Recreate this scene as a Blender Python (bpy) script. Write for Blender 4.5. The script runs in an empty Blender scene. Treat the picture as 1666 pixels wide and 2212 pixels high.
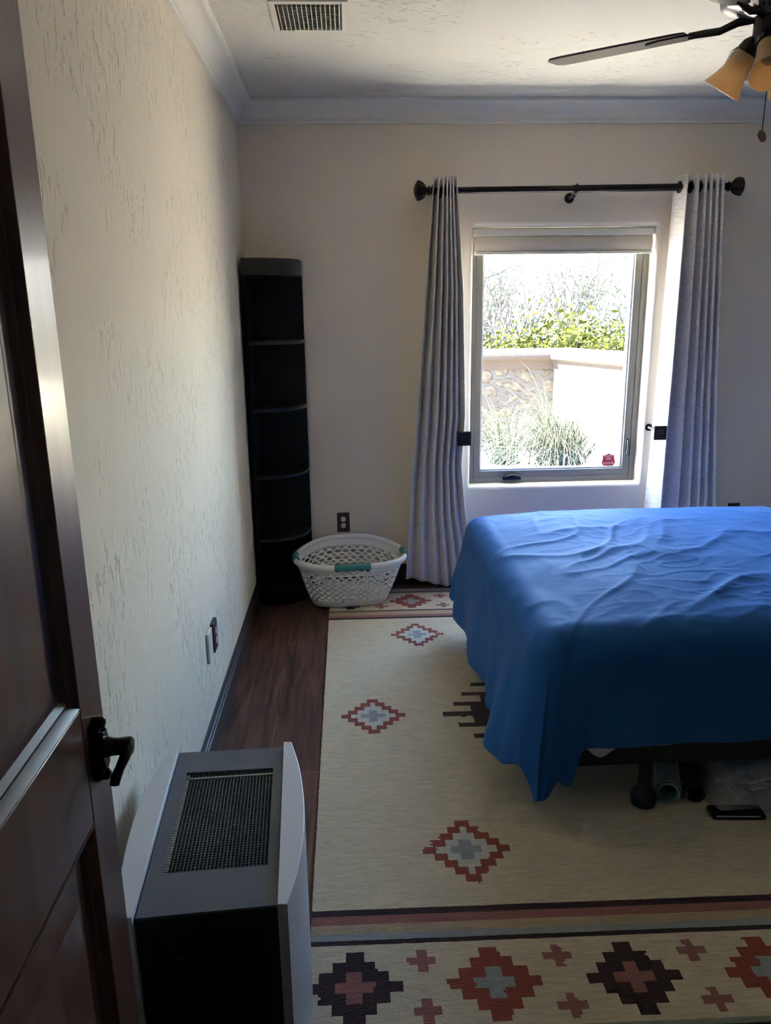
import bpy, bmesh, math, random
from mathutils import Vector, Matrix, noise
R = math.radians
PI = math.pi
S = bpy.context.scene
COL = S.collection

# ------------------------------------------------------------------ camera
f_px = 1646.05
cam_d = bpy.data.cameras.new('camera'); cam = bpy.data.objects.new('camera', cam_d); COL.objects.link(cam)
cam_d.sensor_fit = 'HORIZONTAL'; cam_d.sensor_width = 36.0; cam_d.lens = f_px * 36.0 / 1666.0
cam_d.clip_start = 0.02; cam_d.clip_end = 500
pitch, yaw, roll = 0.257888, 0.0457303, -0.0129354
fw = Vector((math.sin(yaw) * math.cos(pitch), math.cos(yaw) * math.cos(pitch), -math.sin(pitch)))
rt = Vector((math.cos(yaw), -math.sin(yaw), 0)); upv = rt.cross(fw)
r2 = rt * math.cos(roll) + upv * math.sin(roll); u2 = upv * math.cos(roll) - rt * math.sin(roll)
cam.matrix_world = Matrix(((r2.x, u2.x, -fw.x, 0), (r2.y, u2.y, -fw.y, 0), (r2.z, u2.z, -fw.z, 1.61), (0, 0, 0, 1)))
S.camera = cam

# ------------------------------------------------------------------ view and light
S.view_settings.view_transform = 'Standard'; S.view_settings.look = 'None'
S.view_settings.gamma = 1.0; S.view_settings.use_curve_mapping = False
S.view_settings.exposure = 5.15
SUN_STRENGTH = 6.6
SKY_STRENGTH = 0.25
S.cycles.use_denoising = True
S.cycles.max_bounces = 14; S.cycles.diffuse_bounces = 9; S.cycles.glossy_bounces = 4
S.cycles.transparent_max_bounces = 16; S.cycles.sample_clamp_indirect = 12.0
S.cycles.caustics_reflective = False; S.cycles.caustics_refractive = False

w = bpy.data.worlds.new('world'); S.world = w; w.use_nodes = True
nt = w.node_tree; nt.nodes.clear()
sky = nt.nodes.new('ShaderNodeTexSky'); sky.sky_type = 'NISHITA'; sky.sun_disc = False
sky.sun_elevation = R(42); sky.sun_rotation = R(-86); sky.air_density = 1.0; sky.dust_density = 0.6; sky.ozone_density = 1.5
bgn = nt.nodes.new('ShaderNodeBackground'); bgn.inputs['Strength'].default_value = SKY_STRENGTH
wo = nt.nodes.new('ShaderNodeOutputWorld')
nt.links.new(sky.outputs[0], bgn.inputs[0]); nt.links.new(bgn.outputs[0], wo.inputs[0])

sd = bpy.data.lights.new('sun', 'SUN'); sun = bpy.data.objects.new('sun', sd); COL.objects.link(sun)
sd.energy = SUN_STRENGTH; sd.angle = R(0.53); sd.color = (1.0, 0.93, 0.82)
sdir = Vector((-0.80, 0.004, 0.62)).normalized()          # towards the sun
sun.rotation_euler = sdir.to_track_quat('Z', 'Y').to_euler(); sun.location = (-20, 8, 20)
# portal in the window opening: only steers the sampling of the sky, gives no light of its own
pd = bpy.data.lights.new('window_portal', 'AREA'); po = bpy.data.objects.new('window_portal', pd); COL.objects.link(po)
pd.shape = 'RECTANGLE'; pd.size = 0.96; pd.size_y = 1.42; pd.cycles.is_portal = True
po.location = (1.2, 4.69, 1.32); po.rotation_euler = (R(-90), 0, 0)

# ------------------------------------------------------------------ helpers
class MB:
    def __init__(s): s.v = []; s.f = []; s.mi = []
    def add(s, vs, fs, mi=0):
        b = len(s.v); s.v += [tuple(p) for p in vs]; s.f += [tuple(b + i for i in q) for q in fs]; s.mi += [mi] * len(fs)
    def box(s, x0, y0, z0, x1, y1, z1, mi=0, M=None):
        vs = [(x, y, z) for z in (z0, z1) for y in (y0, y1) for x in (x0, x1)]
        if M is not None: vs = [M @ Vector(p) for p in vs]
        s.add(vs, [(0, 2, 3, 1), (4, 5, 7, 6), (0, 1, 5, 4), (2, 6, 7, 3), (0, 4, 6, 2), (1, 3, 7, 5)], mi)
    def tube(s, path, rad, n=12, caps=True, closed=False, sx=1.0, sy=1.0, mi=0):
        path = [Vector(p) for p in path]; m = len(path)
        rads = rad if isinstance(rad, (list, tuple)) else [rad] * m
        vs = []; prev = None
        for i, p in enumerate(path):
            if closed: t = path[(i + 1) % m] - path[i - 1]
            else: t = path[min(i + 1, m - 1)] - path[max(i - 1, 0)]
            t.normalize()
            if prev is None:
                a = Vector((0, 0, 1)) if abs(t.z) < .9 else Vector((1, 0, 0))
                nrm = t.cross(a).normalized()
            else:
                nrm = (prev - t * prev.dot(t)).normalized()
            prev = nrm; bn = t.cross(nrm)
            for k in range(n):
                a = 2 * PI * k / n
                vs.append(p + (nrm * math.cos(a) * sx + bn * math.sin(a) * sy) * rads[i])
        fs = []
        for i in range(m if closed else m - 1):
            j = (i + 1) % m
            for k in range(n):
                l = (k + 1) % n
                fs.append((i * n + k, i * n + l, j * n + l, j * n + k))
        if caps and not closed:
            fs.append(tuple(range(n))[::-1]); fs.append(tuple((m - 1) * n + k for k in range(n)))
        s.add(vs, fs, mi)
    def lathe(s, prof, M=None, n=32, mod=None, mi=0):
        vs = []
        for i, (r, z) in enumerate(prof):
            for k in range(n):
                a = 2 * PI * k / n
                rr = r * (mod(a, i / (len(prof) - 1)) if mod else 1)
                p = Vector((rr * math.cos(a), rr * math.sin(a), z)); vs.append(M @ p if M is not None else p)
        fs = []
        for i in range(len(prof) - 1):
            for k in range(n):
                l = (k + 1) % n; fs.append((i * n + k, i * n + l, (i + 1) * n + l, (i + 1) * n + k))
        fs.append(tuple(range(n))[::-1]); fs.append(tuple((len(prof) - 1) * n + k for k in range(n)))
        s.add(vs, fs, mi)
    def prism(s, poly, z0, z1, M=None, mi=0):
        n = len(poly); vs = [Vector((x, y, z0)) for x, y in poly] + [Vector((x, y, z1)) for x, y in poly]
        if M is not None: vs = [M @ p for p in vs]
        fs = [tuple(range(n))[::-1], tuple(range(n, 2 * n))] + [(i, (i + 1) % n, n + (i + 1) % n, n + i) for i in range(n)]
        s.add(vs, fs, mi)
    def build(s, name, mats, parent=None, smooth=False, bevel=0, local=False, autos=None, solid=0, sub=0):
        me = bpy.data.meshes.new(name)
        o = bpy.data.objects.new(name, me)
        if parent is not None and not local:
            off = Vector((0, 0, 0)); q = parent
            while q is not None: off += q.location; q = q.parent
            vs = [Vector(p) - off for p in s.v]
        else: vs = s.v
        me.from_pydata([tuple(p) for p in vs], [], s.f)
        if not isinstance(mats, (list, tuple)): mats = [mats]
        for m in mats: me.materials.append(m)
        if len(mats) > 1: me.polygons.foreach_set('material_index', s.mi)
        bm = bmesh.new(); bm.from_mesh(me)
        if solid == 0 and len(bm.faces) < 60000: bmesh.ops.recalc_face_normals(bm, faces=bm.faces)
        bm.to_mesh(me); bm.free()
        if smooth or autos:
            me.polygons.foreach_set('use_smooth', [True] * len(me.polygons))
            if autos: me.set_sharp_from_angle(angle=R(autos))
        me.update()
        COL.objects.link(o)
        if parent is not None: o.parent = parent
        if solid:
            md = o.modifiers.new('solid', 'SOLIDIFY'); md.thickness = abs(solid); md.offset = 1 if solid > 0 else -1
        if bevel:
            md = o.modifiers.new('bevel', 'BEVEL'); md.width = bevel; md.segments = 2; md.limit_method = 'ANGLE'; md.angle_limit = R(35)
            me.polygons.foreach_set('use_smooth', [True] * len(me.polygons)); me.set_sharp_from_angle(angle=R(35)); 
        if sub:
            md = o.modifiers.new('sub', 'SUBSURF'); md.levels = sub; md.render_levels = sub
        return o

def tag(o, label=None, cat=None, group=None, kind=None):
    if label: o['label'] = label
    if cat: o['category'] = cat
    if group: o['group'] = group
    if kind: o['kind'] = kind
    return o
def thing(name, label, cat, loc=(0, 0, 0), group=None, rz=0):
    o = bpy.data.objects.new(name, None); COL.objects.link(o); o.location = loc; o.rotation_euler = (0, 0, rz); o.empty_display_size = .05
    return tag(o, label, cat, group)
def copy_tree(o, parent=None):
    c = o.copy(); COL.objects.link(c); c.parent = parent
    for ch in list(o.children): copy_tree(ch, c)
    return c
def sRGB(r, g, b):
    g_ = lambda c: ((c / 255) / 12.92) if c / 255 <= .04045 else ((c / 255 + .055) / 1.055) ** 2.4
    return (g_(r), g_(g), g_(b), 1)

def mat(name, col, rough=.5, metal=0, spec=.5, bump=None, var=None, sheen=0, coat=0, trans=0, sub=0):
    """bump=(scale, stretch xyz, strength, distance); var=(scale, stretch, amount)"""
    m = bpy.data.materials.new(name); m.use_nodes = True; n = m.node_tree; b = n.nodes['Principled BSDF']
    b.inputs['Base Color'].default_value = col if len(col) == 4 else (*col, 1)
    b.inputs['Roughness'].default_value = rough; b.inputs['Metallic'].default_value = metal
    b.inputs['Specular IOR Level'].default_value = spec
    if sheen: b.inputs['Sheen Weight'].default_value = sheen; b.inputs['Sheen Roughness'].default_value = .4
    if coat: b.inputs['Coat Weight'].default_value = coat; b.inputs['Coat Roughness'].default_value = .12
    tc = n.nodes.new('ShaderNodeTexCoord')
    def noise_at(scale, st, detail=3):
        mp = n.nodes.new('ShaderNodeMapping'); mp.inputs['Scale'].default_value = st
        n.links.new(tc.outputs['Object'], mp.inputs[0])
        t = n.nodes.new('ShaderNodeTexNoise'); t.inputs['Scale'].default_value = scale; t.inputs['Detail'].default_value = detail
        n.links.new(mp.outputs[0], t.inputs['Vector']); return t
    if bump:
        t = noise_at(bump[0], bump[1], 4); bp = n.nodes.new('ShaderNodeBump')
        bp.inputs['Strength'].default_value = bump[2]; bp.inputs['Distance'].default_value = bump[3]
        n.links.new(t.outputs[0], bp.inputs['Height']); n.links.new(bp.outputs[0], b.inputs['Normal'])
    if var:
        t = noise_at(var[0], var[1], 5); rp = n.nodes.new('ShaderNodeValToRGB')
        k = var[2]; c = b.inputs['Base Color'].default_value
        rp.color_ramp.elements[0].position = .3; rp.color_ramp.elements[1].position = .7
        rp.color_ramp.elements[0].color = (c[0] * (1 - k), c[1] * (1 - k), c[2] * (1 - k), 1)
        rp.color_ramp.elements[1].color = (min(1, c[0] * (1 + k)), min(1, c[1] * (1 + k)), min(1, c[2] * (1 + k)), 1)
        n.links.new(t.outputs[0], rp.inputs[0]); n.links.new(rp.outputs[0], b.inputs['Base Color'])
    return m

def plaster(name, col, stretch, amount=1.0, cover=.56):
    """skip-trowelled plaster: smooth with patches of short scars"""
    m = mat(name, col, .75, spec=.25); n = m.node_tree; b = n.nodes['Principled BSDF']
    tc = n.nodes['Texture Coordinate']
    def nz(scale, st, d=2, dist=0.0):
        mp = n.nodes.new('ShaderNodeMapping'); mp.inputs['Scale'].default_value = st
        n.links.new(tc.outputs['Object'], mp.inputs[0])
        t = n.nodes.new('ShaderNodeTexNoise'); t.inputs['Scale'].default_value = scale; t.inputs['Detail'].default_value = d
        t.inputs['Distortion'].default_value = dist
        n.links.new(mp.outputs[0], t.inputs['Vector']); return t.outputs[0]
    def ramp(src, a, c, inv=False):
        r = n.nodes.new('ShaderNodeMapRange'); r.interpolation_type = 'SMOOTHSTEP'
        r.inputs['From Min'].default_value = a; r.inputs['From Max'].default_value = c
        n.links.new(src, r.inputs['Value']); return r.outputs[0]
    def mul(a, c, op='MULTIPLY'):
        r = n.nodes.new('ShaderNodeMath'); r.operation = op; n.links.new(a, r.inputs[0])
        if isinstance(c, (int, float)): r.inputs[1].default_value = c
        else: n.links.new(c, r.inputs[1])
        return r.outputs[0]
    scars = ramp(nz(34, stretch, 3, .6), .60, .66)
    patch = ramp(nz(3.2, (1, 1, 1), 3), cover - .06, cover + .10)
    sc = mul(scars, patch)
    fine = mul(nz(2.2, (1, 1, 1), 3), 2.0)
    h = mul(mul(sc, -1.0), fine, 'ADD')
    bp = n.nodes.new('ShaderNodeBump'); bp.inputs['Strength'].default_value = .55 * amount; bp.inputs['Distance'].default_value = .0035
    n.links.new(h, bp.inputs['Height']); n.links.new(bp.outputs[0], b.inputs['Normal'])
    return m

M_wall = plaster('plaster_beige_wall', (0.78, 0.71, 0.59), (2.2, 2.2, .55), 2.6, .48)
M_wallb = plaster('plaster_beige_back_wall', (0.80, 0.71, 0.59), (1, 1, 1), .45, .62)
M_ceil = plaster('plaster_ceiling', (0.70, 0.675, 0.61), (.7, 1.6, 1), 2.2, .52)
M_crown = mat('white_painted_wood', (.80, .77, .71), .40)
M_base = mat('dark_stained_wood', sRGB(58, 36, 30), .5, var=(12, (1, .1, 1), .25))
M_door = mat('mahogany_door', sRGB(84, 52, 42), .34, coat=.15, var=(9, (4, 4, .25), .30))
M_darkbronze = mat('dark_bronze', (.020, .015, .014), .28, .75)
M_black = mat('black_stained_wood', (.005, .005, .006), .5, spec=.2, var=(14, (3, 3, .3), .3))
M_silver = mat('silver_plastic', (.66, .66, .70), .40, .1)
M_grey = mat('slate_grey_plastic', (.10, .11, .13), .42)
M_blackp = mat('black_plastic', (.008, .008, .01), .4)
M_grille = mat('grey_mesh_metal', (.075, .075, .08), .4, .3)
M_window = mat('taupe_window_frame', (.20, .187, .165), .4)
M_vinyl = mat('pale_glazing_bead', (.55, .57, .60), .3)
M_shade = mat('beige_roller_fabric', (.58, .52, .45), .8)
M_cass = mat('shade_cassette', (.74, .71, .64), .35)
M_curt = mat('grey_linen_curtain', (.72, .67, .63), .9, sheen=.2, bump=(30, (1, 1, 14), .5, .002), var=(22, (1.2, 1.2, 22), .28))
M_duvet = mat('blue_cotton_duvet', (.020, .128, .40), .70, spec=.15, sheen=.10, bump=(900, (1, 1, 1), .08, .0004))
M_white = mat('white_cotton', (.7, .72, .78), .8)
M_basket = mat('white_basket_plastic', (.90, .88, .85), .35)
M_teal = mat('teal_grip_rubber', (.06, .30, .30), .5)
M_plate = mat('brown_cover_plate', sRGB(70, 38, 34), .35)
M_recept = mat('ivory_receptacle', (.75, .74, .70), .35)
M_slot = mat('slot_black', (.01, .01, .01), .5)
M_vent = mat('white_vent_metal', (.72, .69, .62), .4)
M_ventin = mat('vent_damper_metal', (.17, .155, .12), .5)
M_amber = mat('amber_glass_shade', (.88, .68, .42), .35, coat=.4)
_n = M_amber.node_tree; _p = _n.nodes['Principled BSDF']; _t = _n.nodes.new('ShaderNodeBsdfTranslucent'); _t.inputs[0].default_value = (.92, .70, .42, 1)
_m = _n.nodes.new('ShaderNodeMixShader'); _m.inputs[0].default_value = .5; _n.links.new(_p.outputs[0], _m.inputs[1]); _n.links.new(_t.outputs[0], _m.inputs[2]); _n.links.new(_m.outputs[0], _n.nodes['Material Output'].inputs[0])
M_blade = mat('walnut_blade', sRGB(82, 70, 72), .22, coat=.6, var=(8, (1, 1, 1), .2))
M_brass = mat('antique_brass', (.20, .13, .06), .3, .8)

def floor_mat():
    m = bpy.data.materials.new('walnut_plank_floor'); m.use_nodes = True; n = m.node_tree; b = n.nodes['Principled BSDF']
    tc = n.nodes.new('ShaderNodeTexCoord')
    mp = n.nodes.new('ShaderNodeMapping'); mp.inputs['Rotation'].default_value = (0, 0, R(90)); mp.inputs['Location'].default_value = (.0, .13, 0)
    n.links.new(tc.outputs['Object'], mp.inputs[0])
    br = n.nodes.new('ShaderNodeTexBrick'); br.inputs['Scale'].default_value = 1; br.inputs['Brick Width'].default_value = 1.22
    br.inputs['Row Height'].default_value = .20; br.inputs['Mortar Size'].default_value = .0010; br.offset = .37
    br.inputs['Color1'].default_value = (.135, .064, .040, 1); br.inputs['Color2'].default_value = (.098, .048, .033, 1); br.inputs['Mortar'].default_value = (.26, .17, .13, 1)
    n.links.new(mp.outputs[0], br.inputs[0])
    mp2 = n.nodes.new('ShaderNodeMapping'); mp2.inputs['Scale'].default_value = (14, 1.1, 1); n.links.new(tc.outputs['Object'], mp2.inputs[0])
    nz = n.nodes.new('ShaderNodeTexNoise'); nz.inputs['Scale'].default_value = 3.0; nz.inputs['Detail'].default_value = 8; nz.inputs['Distortion'].default_value = .5
    n.links.new(mp2.outputs[0], nz.inputs[0])
    rp = n.nodes.new('ShaderNodeValToRGB'); rp.color_ramp.elements[0].position = .32; rp.color_ramp.elements[1].position = .72
    rp.color_ramp.elements[0].color = (.40, .38, .38, 1); rp.color_ramp.elements[1].color = (1.7, 1.6, 1.5, 1)
    n.links.new(nz.outputs[0], rp.inputs[0])
    mx = n.nodes.new('ShaderNodeMix'); mx.data_type = 'RGBA'; mx.blend_type = 'MULTIPLY'; mx.inputs[0].default_value = 1
    n.links.new(br.outputs[0], mx.inputs[6]); n.links.new(rp.outputs[0], mx.inputs[7]); n.links.new(mx.outputs[2], b.inputs['Base Color'])
    b.inputs['Roughness'].default_value = .42
    bp = n.nodes.new('ShaderNodeBump'); bp.inputs['Strength'].default_value = .25; bp.inputs['Distance'].default_value = .002
    n.links.new(nz.outputs[0], bp.inputs['Height']); n.links.new(bp.outputs[0], b.inputs['Normal'])
    return m

M_dim = plaster('plaster_darkened_wall', (.15, .135, .12), (1, 1, 1), .4)  # for unseen walls, darkened to cut the light they bounce back
# ------------------------------------------------------------------ room shell
XL, YB, H = -0.55, 4.372, 2.665       # left wall, back wall, ceiling
XR, YF = 2.97, -0.90                  # right wall, wall behind the camera
def struct(name, mb, m, **k): return tag(mb.build(name, m, **k), kind='structure')
mb = MB(); mb.box(XL - .15, YF - .12, -.05, XR + .15, YB + .30, 0); struct('floor', mb, floor_mat())
mb = MB(); mb.box(XL - .15, YF - .12, H, XR + .15, YB + .30, H + .12); struct('ceiling', mb, M_ceil)
mb = MB(); mb.box(XL - .15, YF - .12, 0, XL, YB + .30, H); struct('wall_left', mb, M_wall)
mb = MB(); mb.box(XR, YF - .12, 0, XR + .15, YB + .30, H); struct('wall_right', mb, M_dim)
# doorway the camera stands in, with the hall behind it
FW = .22
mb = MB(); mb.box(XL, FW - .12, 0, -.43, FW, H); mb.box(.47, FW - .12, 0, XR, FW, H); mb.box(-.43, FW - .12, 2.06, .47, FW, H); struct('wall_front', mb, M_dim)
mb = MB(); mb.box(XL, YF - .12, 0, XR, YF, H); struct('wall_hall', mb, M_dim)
# back wall with a bullnosed window niche
WX0, WX1, WZ0, WZ1 = .700, 1.718, .598, 2.048
RB = .024
def back_wall():
    mb = MB()
    x0, x1, z0, z1 = WX0, WX1, WZ0, WZ1
    # ring loops from the wall face round the bullnose into the reveal and out to the exterior face
    loops = []
    def loop(off, y):
        a, b, c, d = x0 - off, x1 + off, z0 - off, z1 + off
        pts = []
        rc = .012 + off * .6
        N = 5
        for (cx, cz, a0) in ((b - rc, d - rc, 0), (a + rc, d - rc, 90), (a + rc, c + rc, 180), (b - rc, c + rc, 270)):
            for k in range(N + 1):
                t = R(a0 + 90 * k / N); pts.append((cx + rc * math.cos(t), y, cz + rc * math.sin(t)))
        return pts
    loops.append(loop(RB + .004, YB)); loops.append(loop(RB + .002, YB))
    for k in range(0, 9):
        t = k / 8 * PI / 2
        loops.append(loop(RB * (1 - math.sin(t)), YB + RB * (1 - math.cos(t))))
    loops.append(loop(0, YB + .30)); 
    n = len(loops[0])
    vs = [p for l in loops for p in l]; fs = []
    for i in range(len(loops) - 1):
        for k in range(n): fs.append((i * n + k, i * n + (k + 1) % n, (i + 1) * n + (k + 1) % n, (i + 1) * n + k))
    mb.add(vs, fs)
    # face around: fan from rectangle corners
    for (li, y) in ((0, YB), (len(loops) - 1, YB + .30)):
        out = [(XR, y, H), (XL, y, H), (XL, y, 0), (XR, y, 0)]
        L = loops[li]; m = n // 4
        vs = out + L; fs = []
        for c in range(4):
            for k in range(m - 1): fs.append((c, 4 + c * m + k, 4 + c * m + k + 1))
            c2 = (c + 1) % 4
            fs.append((c, 4 + c * m + m - 1, 4 + (c2 * m) % n, c2))
        mb.add(vs, fs)
    mb.box(XL, YB, -.0, XR, YB + .001, .0001)
    o = mb.build('wall_back', M_wallb, autos=30)
    return tag(o, kind='structure')
back_wall()

def mitre_sweep(name, prof, m):
    """profile (out from wall, z) swept along left then back then right wall"""
    mb = MB(); n = len(prof)
    pts = []
    for (d, z) in prof: pts.append([(XL + d, YF, z), (XL + d, YB - d, z), (XR - d, YB - d, z), (XR - d, YF, z)])
    return pts
def sweep_wall(name, prof, m, side):
    pts = mitre_sweep(name, prof, m); n = len(prof); mb = MB()
    a, b = {'left': (0, 1), 'back': (1, 2), 'right': (2, 3)}[side]
    vs = [p[a] for p in pts] + [p[b] for p in pts]
    fs = [(i, i + 1, n + i + 1, n + i) for i in range(n - 1)] + [tuple(range(n)), tuple(range(n, 2 * n))[::-1], (0, n, 2 * n - 1, n - 1)]
    mb.add(vs, fs); return struct(name, mb, m, autos=28)
crown = [(0, H - .108), (.020, H - .108), (.022, H - .098), (.014, H - .094), (.014, H - .088), (.022, H - .084), (.026, H - .078)]
for k in range(9):
    t = k / 8 * PI / 2; crown.append((.028 + .050 * (1 - math.cos(t)), H - .074 + .052 * math.sin(t)))
crown += [(.082, H - .020), (.090, H - .016), (.092, H - .001), (0, H - .001)]
for s_, n_ in (('left', 'trim_1'), ('back', 'trim_2'), ('right', 'trim_3')): sweep_wall(n_, crown, M_crown, s_)
basep = [(.001, .001), (.015, .001), (.015, .082), (.011, .086), (.013, .094), (.013, .104), (.008, .108), (.009, .118), (.005, .128), (.001, .130)]
for s_ in ('left', 'back', 'right'): sweep_wall('baseboard_' + s_, basep, M_base, s_)

# ------------------------------------------------------------------ window
def frame_rect(mb, x0, x1, z0, z1, w, y0, y1, wb=None, mi=0):
    wb = wb or w
    mb.box(x0, y0, z0, x0 + w, y1, z1, mi); mb.box(x1 - w, y0, z0, x1, y1, z1, mi)
    mb.box(x0 + w, y0, z0, x1 - w, y1, z0 + wb, mi); mb.box(x0 + w, y0, z1 - w, x1 - w, y1, z1, mi)
win = bpy.data.objects.new('window_1', None); COL.objects.link(win); win.location = (1.21, 4.50, .598); tag(win, kind='structure')
yf = 4.462
mb = MB(); frame_rect(mb, WX0 - .001, WX1 + .001, WZ0 - .001, WZ1 + .001, .034, yf, yf + .095); mb.build('window_frame', M_window, win, bevel=.002)
mb = MB(); frame_rect(mb, WX0 + .034, WX1 - .034, WZ0 + .032, WZ1 - .034, .040, yf + .004, yf + .075); mb.build('sash', M_window, win, bevel=.002)
mb = MB(); frame_rect(mb, WX0 + .073, WX1 - .073, WZ0 + .071, WZ1 - .073, .010, yf + .022, yf + .068); mb.build('glazing_bead', M_vinyl, win, bevel=.001)
def glass_mat():
    m = bpy.data.materials.new('window_glass'); m.use_nodes = True; n = m.node_tree; n.nodes.clear()
    o = n.nodes.new('ShaderNodeOutputMaterial'); mx = n.nodes.new('ShaderNodeMixShader'); t = n.nodes.new('ShaderNodeBsdfTransparent'); g = n.nodes.new('ShaderNodeBsdfGlossy')
    t.inputs[0].default_value = (.93, .96, .96, 1); g.inputs['Roughness'].default_value = .02; mx.inputs[0].default_value = .05
    n.links.new(t.outputs[0], mx.inputs[1]); n.links.new(g.outputs[0], mx.inputs[2]); n.links.new(mx.outputs[0], o.inputs[0]); return m
mb = MB(); mb.box(WX0 + .078, yf + .046, WZ0 + .076, WX1 - .078, yf + .050, WZ1 - .078); mb.build('glass_pane', glass_mat(), win)
# crank operator on the sill rail, lock lever on the right stile
mb = MB()
mb.prism([(-.056, 0), (.056, 0), (.052, .018), (.030, .026), (-.034, .026), (-.054, .018)], -.018, 0, Matrix.Translation((.968, yf, .618)) @ Matrix.Rotation(R(90), 4, 'X') @ Matrix.Scale(-1, 4, (0, 0, 1)))
mb.tube([(.925, yf - .022, .632), (.95, yf - .026, .641), (.985, yf - .026, .643), (1.010, yf - .022, .636)], [.006, .009, .010, .006], 10)
cr = mb.build('window_crank', M_darkbronze, win, bevel=.002)
mb = MB(); mb.box(1.652, yf - .006, .752, 1.676, yf + .006, .850)
mb.tube([(1.664, yf - .010, .758), (1.664, yf - .020, .772), (1.664, yf - .024, .81), (1.664, yf - .016, .845)], [.009, .007, .007, .006], 10)
mb.build('lock_lever', mat('dark_grey_metal', (.06, .065, .07), .35, .5), win, bevel=.002)

# roller shade
sh = thing('roller_shade', 'beige roller shade rolled up under its cassette at the top of the window', 'window shade', (1.215, 4.405, 1.90))
mb = MB(); pr = [(0, 0), (.040, 0), (.046, .006), (.046, .020), (.040, .036), (.03, .040), (0, .040)]
Mx = Matrix(((0, 0, 1, 0), (-1, 0, 0, 4.440), (0, 1, 0, 2.000), (0, 0, 0, 1)))
mb.prism(pr, WX0 + .010, WX1 - .004, Mx); mb.build('cassette', M_cass, sh, autos=40)
mb = MB(); vs = []; n = 10
for i in range(n + 1):
    t = i / n; z = 2.0 - t * .082; y = 4.404 - .012 * math.sin(t * PI)
    vs += [(WX0 + .014, y, z), (WX1 - .012, y, z)]
mb.add(vs, [(2 * i, 2 * i + 1, 2 * i + 3, 2 * i + 2) for i in range(n)]); mb.build('shade_fabric', M_shade, sh, smooth=True, solid=.003)
mb = MB(); mb.box(WX0 + .012, 4.396, 1.903, WX1 - .010, 4.412, 1.919); mb.build('hem_bar', M_cass, sh, bevel=.003)
for x in (1.005, 1.375):
    mb = MB(); mb.prism([(-.012, 0), (.012, 0), (.008, -.006), (-.008, -.006)], 0, .004, Matrix.Translation((x, 4.396, 1.912)) @ Matrix.Rotation(R(90), 4, 'X')); mb.build('pull_clip', M_recept, sh)

# security sticker on the glass
st = thing('security_sticker', 'small red shield shaped security sticker at the bottom right corner of the window glass', 'sticker', (1.573, yf + .044, .712))
M_red = mat('sticker_red', (.45, .03, .05), .4); M_pink = mat('sticker_white_print', (.80, .50, .52), .5)
half = [(0, -.036), (.012, -.032), (.030, -.030), (.040, -.018), (.042, -.004), (.036, .012), (.035, .026), (.038, .036), (.026, .037), (.014, .040), (.0, .047)]
poly = half + [(-x, y) for x, y in half[::-1][1:-1]]
Ms = Matrix.Translation((1.573, yf + .0452, .708)) @ Matrix.Rotation(R(90), 4, 'X') @ Matrix.Rotation(R(2), 4, 'Z')
mb = MB(); mb.prism(poly, 0, .0006, Ms); mb.build('shield', M_red, st)
mb = MB()
def arc(r0, r1, cy, a0=25, a1=155):
    pts = [(r1 * math.cos(R(a)), cy + r1 * math.sin(R(a))) for a in range(a0, a1 + 1, 10)]
    pts += [(r0 * math.cos(R(a)), cy + r0 * math.sin(R(a))) for a in range(a1, a0 - 1, -10)]
    k = len(pts) // 2
    for i in range(k - 1): mb.prism([pts[i], pts[i + 1], pts[-2 - i], pts[-1 - i]], .0007, .0011, Ms)
arc(.013, .0175, .004); arc(.006, .009, .004)
for (y, w_, h_) in ((.028, .030, .006), (-.012, .032, .003), (-.019, .034, .004)):
    xx = -w_
    rr = random.Random(int(w_ * 1e4))
    while xx < w_ - .003:
        l = rr.uniform(.003, .006); mb.prism([(xx, y), (xx + l, y), (xx + l, y + h_), (xx, y + h_)], .0007, .0011, Ms); xx += l + .0015
mb.build('print', M_pink, st)

# ------------------------------------------------------------------ curtain rod with finials and bracket
rod = thing('curtain_rod', 'dark bronze curtain rod with carved finials above the window', 'curtain rod', (1.22, 4.26, 2.217))
zr = lambda x: 2.214 + .0075 * (x - .4)
mb = MB(); mb.tube([(.44, 4.26, zr(.44)), (1.20, 4.26, zr(1.2))], .0165, 20); mb.tube([(1.20, 4.26, zr(1.2)), (2.045, 4.26, zr(2.045))], .0185, 20); mb.build('pole', M_darkbronze, rod, autos=40)
def carve(a, t): return 1 + .10 * math.sin(a * 6 + t * 5) * math.sin(PI * min(1, t * 1.3)) + .05 * math.sin(a * 13 + 9 * t) * math.sin(PI * t)
fprof = [(.017, 0), (.024, .004), (.024, .010), (.015, .016), (.020, .024), (.034, .036), (.042, .052), (.046, .064), (.047, .070), (.043, .074), (.030, .082), (.012, .088), (.001, .089)]
for sx, xx in ((-1, .452), (1, 2.035)):
    mb = MB(); mb.lathe(fprof, Matrix.Translation((xx, 4.26, zr(xx))) @ Matrix.Rotation(R(90 * sx), 4, 'Y'), 48, carve); mb.build('finial', M_darkbronze, rod, autos=50)
mb = MB(); x = 1.218
mb.lathe([(.026, 0), (.026, .006), (.020, .010), (.010, .014), (.008, .10)], Matrix.Translation((x, YB - .0005, 2.188)) @ Matrix.Rotation(R(90), 4, 'X'), 24)
mb.tube([(x, 4.275, 2.190), (x, 4.258, 2.194), (x, 4.246, 2.202), (x, 4.241, 2.216)], .006, 10)
mb.tube([(x + .008, 4.26 + .022 * math.cos(a), zr(x) + .022 * math.sin(a)) for a in [i * PI / 8 for i in range(16)]], .004, 8, closed=True)
mb.build('bracket', M_darkbronze, rod, autos=40)
for xx in (.50, 1.985):
    mb = MB(); mb.lathe([(.026, 0), (.026, .006), (.010, .012), (.008, .115)], Matrix.Translation((xx, YB - .0005, zr(xx) - .028)) @ Matrix.Rotation(R(90), 4, 'X'), 20); mb.build('bracket', M_darkbronze, rod, autos=40)

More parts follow.
